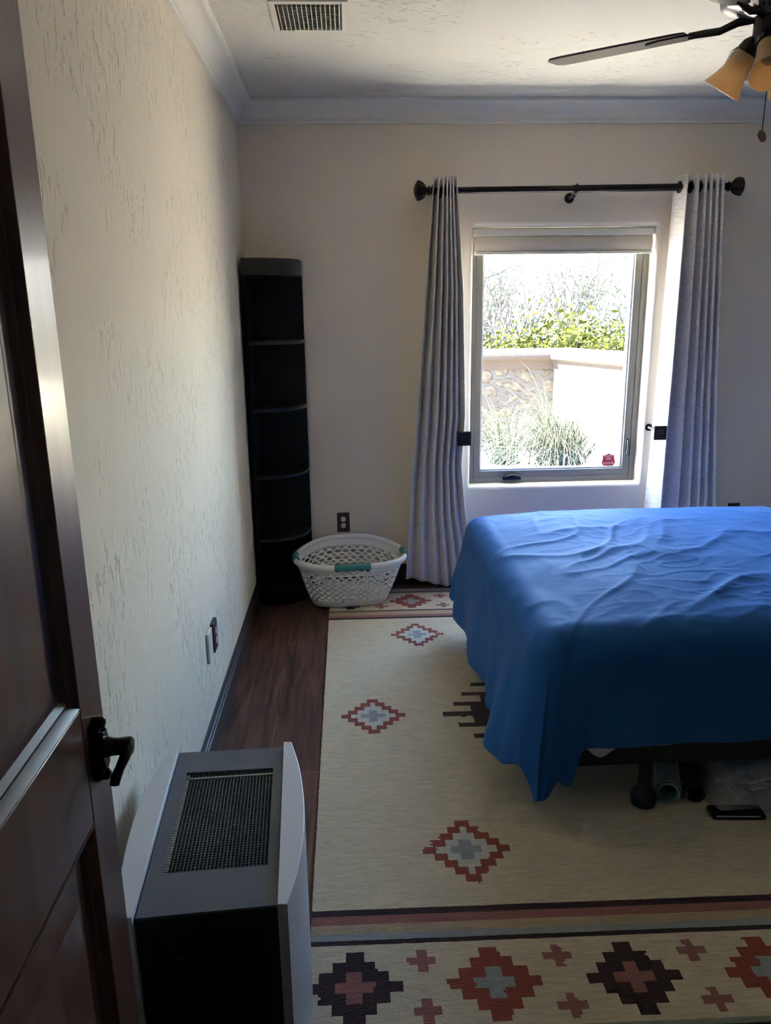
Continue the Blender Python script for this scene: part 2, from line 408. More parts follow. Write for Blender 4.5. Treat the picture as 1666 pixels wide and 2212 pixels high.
# ------------------------------------------------------------------ curtains
def lerp(a, b, t): return a + (b - a) * t
def pw(t, pts):
    for (t0, v0), (t1, v1) in zip(pts, pts[1:]):
        if t <= t1: return lerp(v0, v1, (t - t0) / (t1 - t0))
    return pts[-1][1]
def curtain(name_label, left, right, ztop, zbot, nf, seed, cy, amp_pts, phase, weights=None):
    """left/right: functions of t (0 top..1 bottom) giving the x range; nf folds"""
    rnd = random.Random(seed)
    ws = weights or [rnd.uniform(.8, 1.25) for _ in range(nf)]
    tot = sum(ws); cum = [0]
    for w_ in ws: cum.append(cum[-1] + w_ / tot)
    ph = [rnd.uniform(-.25, .25) for _ in range(nf + 1)]
    dp = [rnd.uniform(.8, 1.15) for _ in range(nf + 1)]
    per = 20; nu = nf * per; nv = 90
    vs = []
    for j in range(nv + 1):
        t = j / nv; x0, x1 = left(t), right(t); am = pw(t, amp_pts); wdt = (x1 - x0) / nf
        for i in range(nu + 1):
            k = min(i // per, nf - 1); s_ = (i - k * per) / per
            c = lerp(cum[k], cum[k + 1], s_)
            a = 2 * PI * s_
            loop = -.20 * math.sin(2 * a) * wdt * (1 if t < .9 else .8)
            am_k = am * lerp(dp[k], dp[k + 1], s_)
            x = lerp(x0, x1, c) + loop + .35 * wdt * ph[k] * math.sin(PI * s_) * t
            cc = math.cos(a + phase); y = cy + am_k * (math.tanh(2.0 * cc) / math.tanh(2.0)) + .004 * math.sin(5 * t + k) * t
            z = lerp(ztop(x), zbot(x, math.cos(a + phase)), t)
            vs.append((x, y, z))
    w_ = nu + 1; fs = [(j * w_ + i, j * w_ + i + 1, (j + 1) * w_ + i + 1, (j + 1) * w_ + i) for j in range(nv) for i in range(nu)]
    mb = MB(); mb.add(vs, fs)
    return mb, cum, per
c1 = thing('curtain', 'grey linen curtain gathered at the left side of the window, hanging behind the laundry basket', 'curtain', (.50, 4.26, .06), 'pair of curtains on the rod')
L1 = lambda t: pw(t, [(0, .467), (.45, .395), (.8, .340), (1, .312)])
R1 = lambda t: pw(t, [(0, .582), (.25, .622), (.55, .642), (.68, .625), (.8, .650), (1, .735)])
mb, cum, per = curtain('', L1, R1, lambda x: 2.276, lambda x, c: .075 - .055 * max(0, min(1, (x - .34) / .2)) - .012 * c, 6, 4, 4.262, [(0, .050), (.5, .044), (1, .038)], PI, [1.35, 1.3, .95, .9, .75, 1.0])
mb.build('curtain_cloth', M_curt, c1, smooth=True, solid=.0025)
c2 = thing('curtain', 'grey linen curtain gathered at the right side of the window, ending behind the blue bed', 'curtain', (1.95, 4.26, .06), 'pair of curtains on the rod')
L2 = lambda t: pw(t, [(0, 1.765), (.15, 1.765), (.45, 1.758), (.8, 1.742), (1, 1.72)])
R2 = lambda t: pw(t, [(0, 1.998), (.5, 2.075), (.8, 2.135), (1, 2.16)])
mb, cum2, per2 = curtain('', L2, R2, lambda x: 2.284, lambda x, c: .05 + .012 * c, 6, 9, 4.262, [(0, .056), (.5, .058), (1, .062)], 0, [1.9, 1.5, 1.0, .9, .85, .8])
mb.build('curtain_cloth', M_curt, c2, smooth=True, solid=.0025)
# grommets where the rod passes through each fold
def grommets(par, lf, rf, cum):
    for k in range(len(cum) - 1):
        x = lerp(lf(.02), rf(.02), lerp(cum[k], cum[k + 1], .25)) - .006
        mb = MB(); mb.tube([(x, 4.26 + .026 * math.cos(a), zr(x) + .026 * math.sin(a)) for a in [i * PI / 10 for i in range(20)]], .005, 8, closed=True)
        mb.build('grommet', M_darkbronze, par, smooth=True)
grommets(c1, L1, R1, cum); grommets(c2, L2, R2, cum2)
# holdbacks
def holdback(x, z, label):
    h = thing('curtain_holdback', label, 'curtain holdback', (x, 4.24, z), 'square curtain holdbacks')
    mb = MB(); mb.lathe([(.021, 0), (.021, .006), (.012, .010), (.009, .014), (.009, .150)], Matrix.Translation((x - .012, YB - .0005, z + .010)) @ Matrix.Rotation(R(90), 4, 'X'), 24); mb.build('stem', M_darkbronze, h, autos=40)
    mb = MB(); M_ = Matrix.Translation((x, YB - .150, z)) @ Matrix.Rotation(R(90), 4, 'X') @ Matrix.Rotation(R(45), 4, 'Z'); q = math.sqrt(2)
    mb.lathe([(.040 * q, 0), (.040 * q, .008), (.037 * q, .010), (.030 * q, .006), (.026 * q, .006), (.024 * q, .010), (.021 * q, .010), (.018 * q, .004), (.001, .004)], M_, 4); mb.build('square_plate', mat('oiled_bronze', (.045, .028, .028), .32, .5), h)
holdback(1.765, .921, 'square bronze curtain holdback right of the window')
holdback(.640, .911, 'square bronze curtain holdback left of the window, half hidden by the curtain')

# ------------------------------------------------------------------ cover plates
def outlet(loc, M_, label, group=None, recept=True):
    o = thing('wall_outlet', label, 'outlet', loc, group)
    mb = MB(); mb.prism([(-.037, -.059), (.037, -.059), (.037, .059), (-.037, .059)], .0005, .006, M_); mb.build('cover_plate', M_plate, o, bevel=.002)
    for s_ in (1, -1):
        def ov(r, n=20): return [(max(-.0135, min(.0135, r * math.cos(2 * PI * k / n) * 1.1)), s_ * .0195 + r * math.sin(2 * PI * k / n)) for k in range(n)]
        mb = MB(); mb.prism(ov(.0145), .006, .0085, M_); rc = mb.build('receptacle', M_recept, o)
        mb = MB()
        for (x, y, a, b_) in ((-.0065, .004, .0012, .0045), (.006, .004, .0012, .0038)):
            mb.prism([(x - a, s_ * .0195 + y - b_), (x + a, s_ * .0195 + y - b_), (x + a, s_ * .0195 + y + b_), (x - a, s_ * .0195 + y + b_)], .0086, .0088, M_)
        mb.prism([(.0022 * math.cos(2 * PI * k / 8), s_ * .0195 - .007 + .0026 * math.sin(2 * PI * k / 8)) for k in range(8)], .0086, .0088, M_)
        mb.build('slots', M_slot, rc, )
    mb = MB(); mb.prism([(.003 * math.cos(2 * PI * k / 10), .003 * math.sin(2 * PI * k / 10)) for k in range(10)], .006, .0075, M_); mb.build('screw', M_brass, o)
def wallM(x, z): return Matrix.Translation((x, YB, z)) @ Matrix.Rotation(R(90), 4, 'X')
outlet((-.051, YB, .400), wallM(-.051, .400), 'brown duplex outlet on the back wall just above the laundry basket')
outlet((2.315, YB, .400), wallM(2.315, .400), 'brown outlet plate at the right behind the bed, only its top edge showing')
ML = Matrix.Translation((XL + .008, 2.755, .408)) @ Matrix.Rotation(R(90), 4, 'Z') @ Matrix.Rotation(R(90), 4, 'X')
outlet((XL, 2.755, .408), ML, 'brown duplex outlet on the left wall above the baseboard')
mb = MB(); mb.box(XL + .0005, 2.718, .349, XL + .0082, 2.792, .467); o = mb.build('outlet_box', M_plate, bevel=.001)
for q in S.objects:
    if q.name == 'wall_outlet.002': o.parent = q; o.location = -q.location; o.name = 'mounting_ring'
mb = MB(); mb.box(XL + .0005, 2.630, .345, XL + .010, 2.706, .463); tag(mb.build('blank_cover_plate', M_recept, bevel=.002), 'white blank cover plate next to the brown outlet on the left wall', 'cover plate')

# ------------------------------------------------------------------ ceiling vent
vt = thing('ceiling_vent', 'white louvred air vent in the ceiling near the left wall', 'air vent', (-.11, 3.22, H))
vx0, vx1, vy0, vy1 = -.252, .030, 3.040, 3.345
ix0, ix1, iy0, iy1 = -.230, .008, 3.066, 3.322
def vfr():
    mb = MB(); z0, z1 = H - .006, H - .0004
    mb.box(vx0, vy0, z0, ix0, vy1, z1); mb.box(ix1, vy0, z0, vx1, vy1, z1); mb.box(ix0, vy0, z0, ix1, iy0, z1); mb.box(ix0, iy1, z0, ix1, vy1, z1)
    return mb
vfr().build('vent_frame', M_vent, vt, bevel=.0015)
for k in range(14):
    x = lerp(ix0, ix1, (k + .65) / 14.2); a = R(-22 + 44 * k / 13)
    mb = MB(); mb.box(-.0012, iy0, -.004, .0012, iy1, .009, M=Matrix.Translation((x, 0, H - .0095)) @ Matrix.Rotation(a * .5, 4, 'Y')); mb.build('louvre', M_vent, vt)
mb = MB()
for k in range(9):
    y = lerp(iy0, iy1, (k + .5) / 9); mb.box(ix0, -.0175, -.0006, ix1, .0175, .0006, M=Matrix.Translation((0, y, H - .0022)) @ Matrix.Rotation(R(6), 4, 'X'))
mb.build('damper', M_ventin, vt)

# ------------------------------------------------------------------ door (open, free edge towards the window)
door = bpy.data.objects.new('door_1', None); COL.objects.link(door); door.location = (-.40, 1.048, .01); tag(door, kind='structure')
DX = -.380; y1 = 1.048; y0 = y1 - .78; DT = .040
def door_leaf():
    mb = MB(); zt = 2.03; zb = .012
    bot, top = 0, 0
    panels = [(.145, .905), (1.085, 1.860)]       # z ranges of the two openings
    py0, py1 = y0 + .085, y1 - .085
    mb.box(DX - DT, y0, zb, DX, py0, zt); mb.box(DX - DT, py1, zb, DX, y1, zt)
    zs = [zb, panels[0][0], panels[0][1], panels[1][0], panels[1][1], zt]
    for a, b in ((zs[0], zs[1]), (zs[2], zs[3]), (zs[4], zs[5])): mb.box(DX - DT, py0, a, DX, py1, b)
    mb.build('stiles_and_rails', M_door, door, bevel=.002)
    for (a, b) in panels:
        # stepped moulding into a raised field
        mb = MB(); steps = [(0, 0), (.003, .001), (.007, -.002), (.014, -.010), (.018, -.010), (.026, -.017), (.034, -.018), (.040, -.018), (.075, -.006), (.078, -.005)]
        loops = []
        for (o_, d) in steps: loops.append([(DX + d, py0 + o_, a + o_), (DX + d, py1 - o_, a + o_), (DX + d, py1 - o_, b - o_), (DX + d, py0 + o_, b - o_)])
        vs = [p for l in loops for p in l]; fs = []
        for i in range(len(loops) - 1):
            for k in range(4): fs.append((i * 4 + k, i * 4 + (k + 1) % 4, (i + 1) * 4 + (k + 1) % 4, (i + 1) * 4 + k))
        fs.append(tuple((len(loops) - 1) * 4 + k for k in range(4)))
        mb.add(vs, fs)
        mb.box(DX - DT + .004, py0, a, DX - .028, py1, b)
        mb.build('raised_panel', M_door, door, autos=20)
door_leaf()
mb = MB(); zc, yc = 1.000, 1.004
def ros(k):
    pts = []
    for i in range(40):
        a = 2 * PI * i / 40; r_ = 1 + .10 * math.cos(6 * a) * (abs(math.sin(a)) > .5)
        pts.append((k * .026 * math.cos(a) * r_, k * .048 * math.sin(a) * r_))
    return pts
Mr = Matrix.Translation((DX, yc, zc)) @ Matrix.Rotation(R(90), 4, 'Z') @ Matrix.Rotation(R(90), 4, 'X')
mb.prism(ros(1.0), .0005, .006, Mr); mb.prism(ros(.86), .006, .011, Mr); mb.prism(ros(.62), .011, .015, Mr)
for s_ in (1, -1): mb.lathe([(.009, 0), (.009, .012), (.006, .017), (.001, .018)], Mr @ Matrix.Translation((0, s_ * .042, 0)), 16)
ros_o = mb.build('escutcheon', M_darkbronze, door, bevel=.001)
mb = MB()
mb.lathe([(.0165, .010), (.0150, .018), (.0130, .024), (.0125, .032), (.0135, .042), (.0140, .049), (.012, .052)], Mr @ Matrix.Translation((0, .002, 0)), 24)
mb.tube([(-.336, yc + .006, zc + .002), (-.3335, yc - .007, zc + .001), (-.335, yc - .018, zc - .006), (-.339, yc - .030, zc - .015), (-.343, yc - .037, zc - .024), (-.345, yc - .041, zc - .034)], [.0105, .011, .0095, .0085, .0095, .0085], 14, sx=.75, sy=1.1)
mb.build('door_handle', M_darkbronze, door, autos=50)

# ------------------------------------------------------------------ black corner shelf
cs = thing('corner_shelf', 'tall black corner shelf unit with curved front and empty shelves', 'shelf', (-.40, 4.2, 0))
bx0, by1 = XL + .018, YB - .017
fr = [(bx0, 4.074)]
fr += [(-.480, 4.070), (-.44, 4.070), (-.39, 4.083), (-.344, 4.104), (-.312, 4.130), (-.287, 4.155), (-.268, 4.185), (-.252, 4.225), (-.243, 4.27), (-.240, 4.31), (-.240, by1)]
def inset(d, x_in, y_in): return [(max(p[0] - d if i else p[0] + x_in, bx0 + x_in), p[1] + d) for i, p in enumerate(fr)][:-1] + [(fr[-1][0] - d, by1 - y_in), (bx0 + x_in, by1 - y_in)]
full = fr + [(bx0, by1)]
mb = MB(); mb.box(bx0, 4.076, .0, bx0 + .018, by1, 1.86); mb.build('side_panel', M_black, cs, bevel=.001)
mb = MB(); mb.box(bx0 + .018, by1 - .012, 0, -.240, by1, 1.86); mb.build('back_panel', M_black, cs)
mb = MB(); mb.prism(full, 1.795, 1.878); mb.build('top_fascia', mat('black_stained_fascia', (.014, .012, .012), .4, var=(10, (1, 1, 4), .25)), cs, bevel=.002)
mb = MB(); mb.prism(full, 0.0, .075); mb.build('base_plinth', M_black, cs, bevel=.002)
M_shelfe = mat('black_shelf_board', (.012, .011, .012), .35)  # boards slightly lighter than the black panels
for z in (.394, .749, 1.113, 1.464):
    mb = MB(); mb.prism(inset(.001, .018, .012), z - .018, z); s_ = mb.build('shelf_board', M_shelfe, cs, bevel=.001)

# ------------------------------------------------------------------ air purifier
ap = thing('air_purifier', 'silver and black tower air purifier with mesh grille top, in front of the door', 'air purifier', (-.31, 1.49, 0))
Rb, Rf = Vector((-.1934, 1.793)), Vector((-.160, 1.222)); Lb, Lf = Vector((-.464, 1.785)), Vector((-.430, 1.205))
r_out = [(-.173, 1.790), (-.148, 1.688), (-.1325, 1.59), (-.1235, 1.503), (-.1215, 1.409), (-.127, 1.311), (-.141, 1.221)]
l_out = [(-.452, 1.204), (-.470, 1.262), (-.485, 1.334), (-.498, 1.434), (-.505, 1.546), (-.499, 1.653), (-.482, 1.784)]
def smooth_curve(pts, n=6):
    out = []
    P = [Vector(p) for p in pts]
    for i in range(len(P) - 1):
        a, b = P[max(i - 1, 0)], P[i]; c, d = P[i + 1], P[min(i + 2, len(P) - 1)]
        for k in range(n):
            t = k / n; out.append(tuple(.5 * ((2 * b) + (c - a) * t + (2 * a - 5 * b + 4 * c - d) * t * t + (3 * b - a - 3 * c + d) * t ** 3)))
    out.append(tuple(P[-1])); return out
ZT = .520
for nm, pts in (('side_panel', [tuple(Rf), tuple(Rb)] + smooth_curve(r_out)), ('side_panel', [tuple(Lb), tuple(Lf)] + smooth_curve(l_out))):
    mb = MB(); mb.prism(pts, .008, ZT); mb.build(nm, M_silver, ap, autos=30, bevel=.0012)
def quad(a, b, c, d, u, v):   # bilinear on the plan: a front-left b front-right c back-right d back-left
    return (a * (1 - u) + b * u) * (1 - v) + (d * (1 - u) + c * u) * v
fl, frr, br_, bl = Lf + Vector((.002, .014)), Rf + Vector((-.002, .014)), Rb + Vector((-.002, -.004)), Lb + Vector((.002, -.004))
ztb = ZT - .014
# body sides as a hollow shell: front, back; top plate with opening
def plate_with_hole(mb, P, u0, u1, v0, v1, z0, z1):
    us = [0, u0, u1, 1]; vs_ = [0, v0, v1, 1]
    for i in range(3):
        for j in range(3):
            if i == 1 and j == 1: continue
            mb.prism([tuple(P(us[i], vs_[j])), tuple(P(us[i + 1], vs_[j])), tuple(P(us[i + 1], vs_[j + 1])), tuple(P(us[i], vs_[j + 1]))], z0, z1)
P = lambda u, v: quad(fl, frr, br_, bl, u, v)
tu0, tu1, tv0, tv1 = .115, .915, .205, .835
mb = MB(); plate_with_hole(mb, P, tu0, tu1, tv0, tv1, ztb - .006, ztb); mb.build('top_plate', M_grey, ap)
mb = MB(); mb.prism([tuple(P(.0, .03)), tuple(P(1, .03)), tuple(P(1, .998)), tuple(P(0, .998))], .02, .055); mb.prism([tuple(P(.0, .985)), tuple(P(1, .985)), tuple(P(1, .999)), tuple(P(0, .999))], .055, ztb - .006)
mb.prism([tuple(P(.0, .055)), tuple(P(1, .055)), tuple(P(1, .985)), tuple(P(0, .985))], .055, ztb - .05)
mb.build('housing', M_blackp, ap)
mb = MB(); NX, NY = 27, 44
def gstrip(mb, P2, w_, NX, NY, u0, u1, v0, v1, emit):
    du, dv = (u1 - u0), (v1 - v0)
    for i in range(NX + 1): emit(mb, u0 + du * (i - w_) / NX, v0, u0 + du * (i + w_) / NX, v1)
    for j in range(NY + 1): emit(mb, u0, v0 + dv * (j - w_ * .7) / NY, u1, v0 + dv * (j + w_ * .7) / NY)
def emit_top(mb, a, b, c, d): mb.prism([tuple(P(a, b)), tuple(P(c, b)), tuple(P(c, d)), tuple(P(a, d))], ztb - .0085, ztb - .0045)
gstrip(mb, P, .13, NX, NY, tu0, tu1, tv0, tv1, emit_top); mb.build('top_grille', M_grille, ap)
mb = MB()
for j in range(NY):        # added pale strips stand in for reflections along left and back grille edges
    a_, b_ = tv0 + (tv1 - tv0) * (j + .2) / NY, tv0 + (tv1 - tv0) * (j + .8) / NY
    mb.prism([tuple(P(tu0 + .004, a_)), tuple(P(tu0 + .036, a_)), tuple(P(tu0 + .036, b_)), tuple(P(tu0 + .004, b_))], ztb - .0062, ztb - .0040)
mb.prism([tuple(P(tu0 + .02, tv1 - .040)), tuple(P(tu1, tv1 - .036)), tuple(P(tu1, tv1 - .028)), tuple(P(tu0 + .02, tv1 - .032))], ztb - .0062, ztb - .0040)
mb.build('grille_reflection', mat('pale_reflection_strip', (.30, .27, .24), .35, .3), ap)
# front face with grille
def Fp(u, z, d): # point on the front face, d = depth inwards
    q = quad(fl, frr, br_, bl, u, 0); n_ = (br_ - frr).normalized(); q = q + n_ * d; return (q.x, q.y, z)
def fbox(mb, u0, u1, z0, z1, d0, d1):
    vs = [Fp(u, z, d) for z in (z0, z1) for d in (d0, d1) for u in (u0, u1)]
    mb.add(vs, [(0, 2, 3, 1), (4, 5, 7, 6), (0, 1, 5, 4), (2, 6, 7, 3), (0, 4, 6, 2), (1, 3, 7, 5)])
mb = MB(); g0, g1, gz0, gz1 = .10, .90, .10, .452
fbox(mb, 0, g0, .02, ztb - .006, 0, .012); fbox(mb, g1, 1, .02, ztb - .006, 0, .012); fbox(mb, g0, g1, gz1, ztb - .006, 0, .012); fbox(mb, g0, g1, .02, gz0, 0, .012)
mb.build('front_panel', M_blackp, ap)
mb = MB()
for i in range(41): u = g0 + (g1 - g0) * i / 40; fbox(mb, u - .003, u + .003, gz0, gz1, .002, .005)
for j in range(56): z = gz0 + (gz1 - gz0) * j / 55; fbox(mb, g0, g1, z - .0011, z + .0011, .002, .005)
mb.build('front_grille', mat('black_mesh_metal', (.025, .025, .028), .35, .4), ap)

# ------------------------------------------------------------------ rug
RX0, RX1, RY0, RY1 = -.137, 2.33, 1.325, 4.262
SH = -.013
def rug_col(x, v):
    """0 cream 1 dark brown 2 rust 3 grey-blue 4 dusty pink 5 tan 6 pale 7 greenish"""
    yc = 2.785; d = v - yc; a = abs(d)
    if a > 1.435: return 7 if a > 1.452 else 5
    if a > 1.415: return 1
    if a > 1.398: return 7
    far = d > 0
    if a > 1.148:            # medallion band
        b0 = 1.277 * (1 if far else -1); vv = (d - b0) * 1.0
        k = round((x + .022) / .3465); xc = -.022 + k * .3465
        dx = abs(x - xc) / .0134; rw = abs(int(math.floor(vv / .0305 + .5)))
        if rw <= 3:
            hw = (8.7, 6.4, 4.1, 1.8)[rw]
            if dx <= hw:
                cw = (3.7, 1.4, 0, 0)[rw]
                if dx < cw: return 4 if k % 2 == 0 else 3
                return 1 if k % 2 == 0 else 2
        xm = -.022 + (math.floor((x + .022) / .3465) + .5) * .3465
        dx = abs(x - xm); 
        for s_ in (.073, -.073):
            r_ = abs(vv - s_)
            if (r_ < .0115 and dx < .036) or (r_ < .034 and dx < .0125): return 4
        return 0
    if a > 1.132: return 1
    if a > 1.112: return 3 if not far else 5
    if a > 1.082: return 5
    if a > 1.050: return 4
    if a > 1.030: return 1
    # field diamonds
    for (cx, cy) in ((.068, 2.800), (.327, 1.985), (.318, 3.597), (2.12, 2.80), (1.86, 1.985), (1.86, 3.597)):
        dx = abs(x - cx) / .0134; rw = abs(int(math.floor((v - cy) / .0305 + .5)))
        if rw <= 4 and dx < 11:
            ho = (9.9, 7.8, 5.8, 3.7, 1.7)[rw]; hi = (6.9, 4.7, 2.6, .8, 0)[rw]; hg = (3.6, 1.4, 0, 0, 0)[rw]
            if dx < hg: return 3
            if dx < hi: return 6
            if dx < ho: return 2
    # comb motif in the middle
    cx0 = 1.10; q = (v - 2.795) / .0835; r_ = abs(q - round(q)) * .0835; n_ = abs(int(round(q)))
    if n_ <= 4:
        xs = (.350, .405, .452, .503, .56)[n_]
        if r_ < (.020 if n_ == 0 else .016) and x > xs and x < 2 * cx0 - xs: return 1
    m_ = abs(q); body = .475 + .05 * int(m_)
    if m_ < 4.0 and x > body and x < 2 * cx0 - body: return 1
    return 0
def rug():
    cx_, cy_ = .0067, .0076
    nx = int((RX1 - RX0) / cx_); ny = int((RY1 - RY0) / cy_)
    mb = MB(); vs = []; wv = nx + 1
    for j in range(ny + 1):
        for i in range(nx + 1):
            x = RX0 + (RX1 - RX0) * i / nx; v = RY0 + (RY1 - RY0) * j / ny
            jx = (noise.noise((x * 90, v * 90, 0)) * .0012); e = 0
            if i == 0 or i == nx: e = noise.noise((0, v * 60, 3)) * .0025
            vs.append((x + jx + e, v + SH * x + noise.noise((x * 70, v * 70, 7)) * .0012, .0105 + .0006 * noise.noise((x * 6, v * 6, 1))))
    top = len(vs); mi = []
    fs = []
    for j in range(ny):
        for i in range(nx):
            x = RX0 + (RX1 - RX0) * (i + .5) / nx; v = RY0 + (RY1 - RY0) * (j + .5) / ny
            fs.append((j * wv + i, j * wv + i + 1, (j + 1) * wv + i + 1, (j + 1) * wv + i))
            mi.append(rug_col(x + noise.noise((x * 55, v * 55, 2)) * .003, v + (noise.noise((x * 45, v * 45, 5)) * .0028 if abs(v - 2.785) < 1.015 or 1.155 < abs(v - 2.785) < 1.39 else 0)))
    ring = [(i, 0) for i in range(nx)] + [(nx, j) for j in range(ny)] + [(i, ny) for i in range(nx, 0, -1)] + [(0, j) for j in range(ny, 0, -1)]
    b = len(vs)
    for (i, j) in ring: p = vs[j * wv + i]; vs.append((p[0], p[1], .001))
    n = len(ring)
    for k in range(n):
        k2 = (k + 1) % n; i, j = ring[k]; i2, j2 = ring[k2]
        fs.append((b + k, b + k2, j2 * wv + i2, j * wv + i)); mi.append(0)
    mb.v = vs; mb.f = fs; mb.mi = mi
    cols = [(.66, .555, .39), (.055, .030, .028), (.30, .075, .050), (.33, .345, .33), (.33, .135, .115), (.46, .35, .22), (.60, .58, .50), (.30, .31, .23)]
    mats = []
    for k, c in enumerate(cols):
        m = mat('wool_%s' % ('cream', 'brown', 'rust', 'grey', 'pink', 'tan', 'pale', 'green')[k], c, .95, spec=.1, sheen=.25, bump=(150, (.8, 1.9, 1), .9, .004), var=(45, (.5, 3.2, 1), .13)); mats.append(m)
    o = mb.build('area_rug', mats)
    return tag(o, 'cream woven rug with rust diamonds and a dark medallion border under the bed', 'rug')
rug()

# ------------------------------------------------------------------ laundry basket
bk = thing('laundry_basket', 'white perforated laundry basket with teal grips under the wall outlet', 'laundry basket', (0, 4.12, .011))
BC = Vector((-.028, 4.118))
def sup(a, hx, hy, e=3.0):
    c, s_ = math.cos(a), math.sin(a)
    return Vector((hx * math.copysign(abs(c) ** (2 / e), c), hy * math.copysign(abs(s_) ** (2 / e), s_)))
def bpt(a, t, off=0):
    """t 0 bottom .. 1 rim"""
    hx = lerp(.212, .304, t ** .8) + off; hy = lerp(.134, .190, t ** .8) + off
    p = sup(a, hx, hy, lerp(3.2, 2.6, t)); rot = R(4)
    x = p.x * math.cos(rot) - p.y * math.sin(rot); y = p.x * math.sin(rot) + p.y * math.cos(rot)
    zr_ = (.255 + .062 * (math.cos(2 * (a - PI / 2)) * .5 + .5) ** 1.3 * (1 if math.sin(a) > 0 else .0) + .008 * math.cos(a) ** 4)
    return Vector((BC.x + x + .012 * t, BC.y + y, .012 + .02 + (zr_ - .02) * t))
def basket():
    # arc-length-uniform angles
    N = 32; fine = [2 * PI * i / 960 for i in range(961)]
    acc = [0]
    for i in range(960): acc.append(acc[-1] + (bpt(fine[i + 1], .6) - bpt(fine[i], .6)).length)
    def ang(s_):
        s_ = (s_ % 1.0) * acc[-1]
        lo, hi = 0, 960
        while hi - lo > 1:
            m_ = (lo + hi) // 2
            if acc[m_] <= s_: lo = m_
            else: hi = m_
        return lerp(fine[lo], fine[hi], (s_ - acc[lo]) / (acc[hi] - acc[lo]))
    rows = 11; mb = MB(); vid = {}
    def P_(u, t): return bpt(ang(u / N), t)
    # row boundaries in t
    ts = [0.10 + .72 * j / rows for j in range(rows + 1)]
    for j in range(rows):
        big = (j % 2 == 1)
        for i in range(N):
            u0b, u0t = i + .5 * j, i + .5 * (j + 1)
            t0, t1 = ts[j], ts[j + 1]
            K = 4
            outer = []
            for k in range(K): outer.append((lerp(u0b, u0b + 1, k / K), t0))
            for k in range(K): outer.append((lerp(u0b + 1, u0t + 1, k / K), lerp(t0, t1, k / K)))
            for k in range(K): outer.append((lerp(u0t + 1, u0t, k / K), t1))
            for k in range(K): outer.append((lerp(u0t, u0b, k / K), lerp(t1, t0, k / K)))
            cu, ct = (u0b + u0t + 1) / 2, (t0 + t1) / 2
            au = .36 if big else .24; at = (t1 - t0) * (.78 if big else .46)
            ua = (cu / N % 1.0) * 2 * PI
            a_c = ang(cu / N)
            side = abs(math.cos(a_c)) > .93 and j >= 8
            if side: mb.add([P_(*q) for q in outer], [tuple(range(len(outer)))]); continue
            inner = []
            for (uo, to) in outer:
                dx, dy = (uo - cu), (to - ct) / (t1 - t0)
                a = math.atan2(dy, dx); c, s_ = math.cos(a), math.sin(a)
                r_ = 1 / (abs(c) ** 1.35 + abs(s_) ** 1.35) ** (1 / 1.35)
                inner.append((cu + au * c * r_, ct + at * .8 * s_ * r_))
            n = len(outer); vs = [P_(*q) for q in outer] + [P_(*q) for q in inner]
            mb.add(vs, [(k, (k + 1) % n, n + (k + 1) % n, n + k) for k in range(n)])
    # solid lower band and floor of the basket
    NN = 96
    def ringp(t, k): return P_(k * N / NN, t)
    rings = [[bpt(ang(k / NN), 0, -.05) - Vector((0, 0, .020)) for k in range(NN)], [bpt(ang(k / NN), 0, -.012) - Vector((0, 0, .0185)) for k in range(NN)], [bpt(ang(k / NN), 0, -.002) - Vector((0, 0, .008)) for k in range(NN)],
             [ringp(.04, k) for k in range(NN)], [ringp(ts[0], k) for k in range(NN)]]
    vs = [p for r_ in rings for p in r_]
    fs = [(i * NN + k, i * NN + (k + 1) % NN, (i + 1) * NN + (k + 1) % NN, (i + 1) * NN + k) for i in range(4) for k in range(NN)] + [tuple(range(NN))[::-1]]
    mb.add(vs, fs)
    # top band with hand slots at the ends and the front
    NT = 192; tl = [ts[-1], .845, .945, .985]
    def slot(k):
        a = ang((k + .5) / NT)
        return abs(math.cos(a)) > .955 or (math.sin(a) < 0 and abs(math.cos(a)) < .22)
    for j in range(3):
        for k in range(NT):
            if j == 1 and slot(k): continue
            mb.add([bpt(ang(k / NT), tl[j]), bpt(ang((k + 1) / NT), tl[j]), bpt(ang((k + 1) / NT), tl[j + 1]), bpt(ang(k / NT), tl[j + 1])], [(0, 1, 2, 3)])
    me_o = mb.build('basket_wall', M_basket, bk, smooth=False, solid=.0026)
    bm = bmesh.new(); bm.from_mesh(me_o.data); bmesh.ops.remove_doubles(bm, verts=bm.verts, dist=.0002); bmesh.ops.recalc_face_normals(bm, faces=bm.faces); bm.to_mesh(me_o.data); bm.free()
    me_o.data.polygons.foreach_set('use_smooth', [True] * len(me_o.data.polygons)); me_o.data.set_sharp_from_angle(angle=R(50))
    path = [bpt(ang(k / 160), 1.0, .006) for k in range(160)]
    mb = MB(); mb.tube(path, .0150, 12, closed=True, sx=.95, sy=1.15); mb.build('rim', M_basket, bk, smooth=True)
    for (a0, a1) in ((257, 283), (-13, 13), (167, 193)):
        pts = [bpt(R(a0 + (a1 - a0) * k / 14), 1.0, .006) for k in range(15)]
        # keep the teal wrap only over the middle of the arc
        mb = MB(); mb.tube(pts, .0165, 14, sx=.97, sy=1.17); mb.build('grip', M_teal, bk, smooth=False, autos=50)
basket()
# a few paper scraps lying in the basket
M_blu = mat('teal_print', (.08, .30, .38), .6)
mb = MB(); mb.box(-.10, 4.03, .020, -.02, 4.07, .0215); o = mb.build('paper_label', M_recept); tag(o, 'small white paper label with teal print lying inside the laundry basket', 'paper label')
mb = MB()
for k in range(4): mb.box(-.093 + k * .018, 4.035, .0216, -.084 + k * .018, 4.06, .0219)
mb.build('print', M_blu, o)

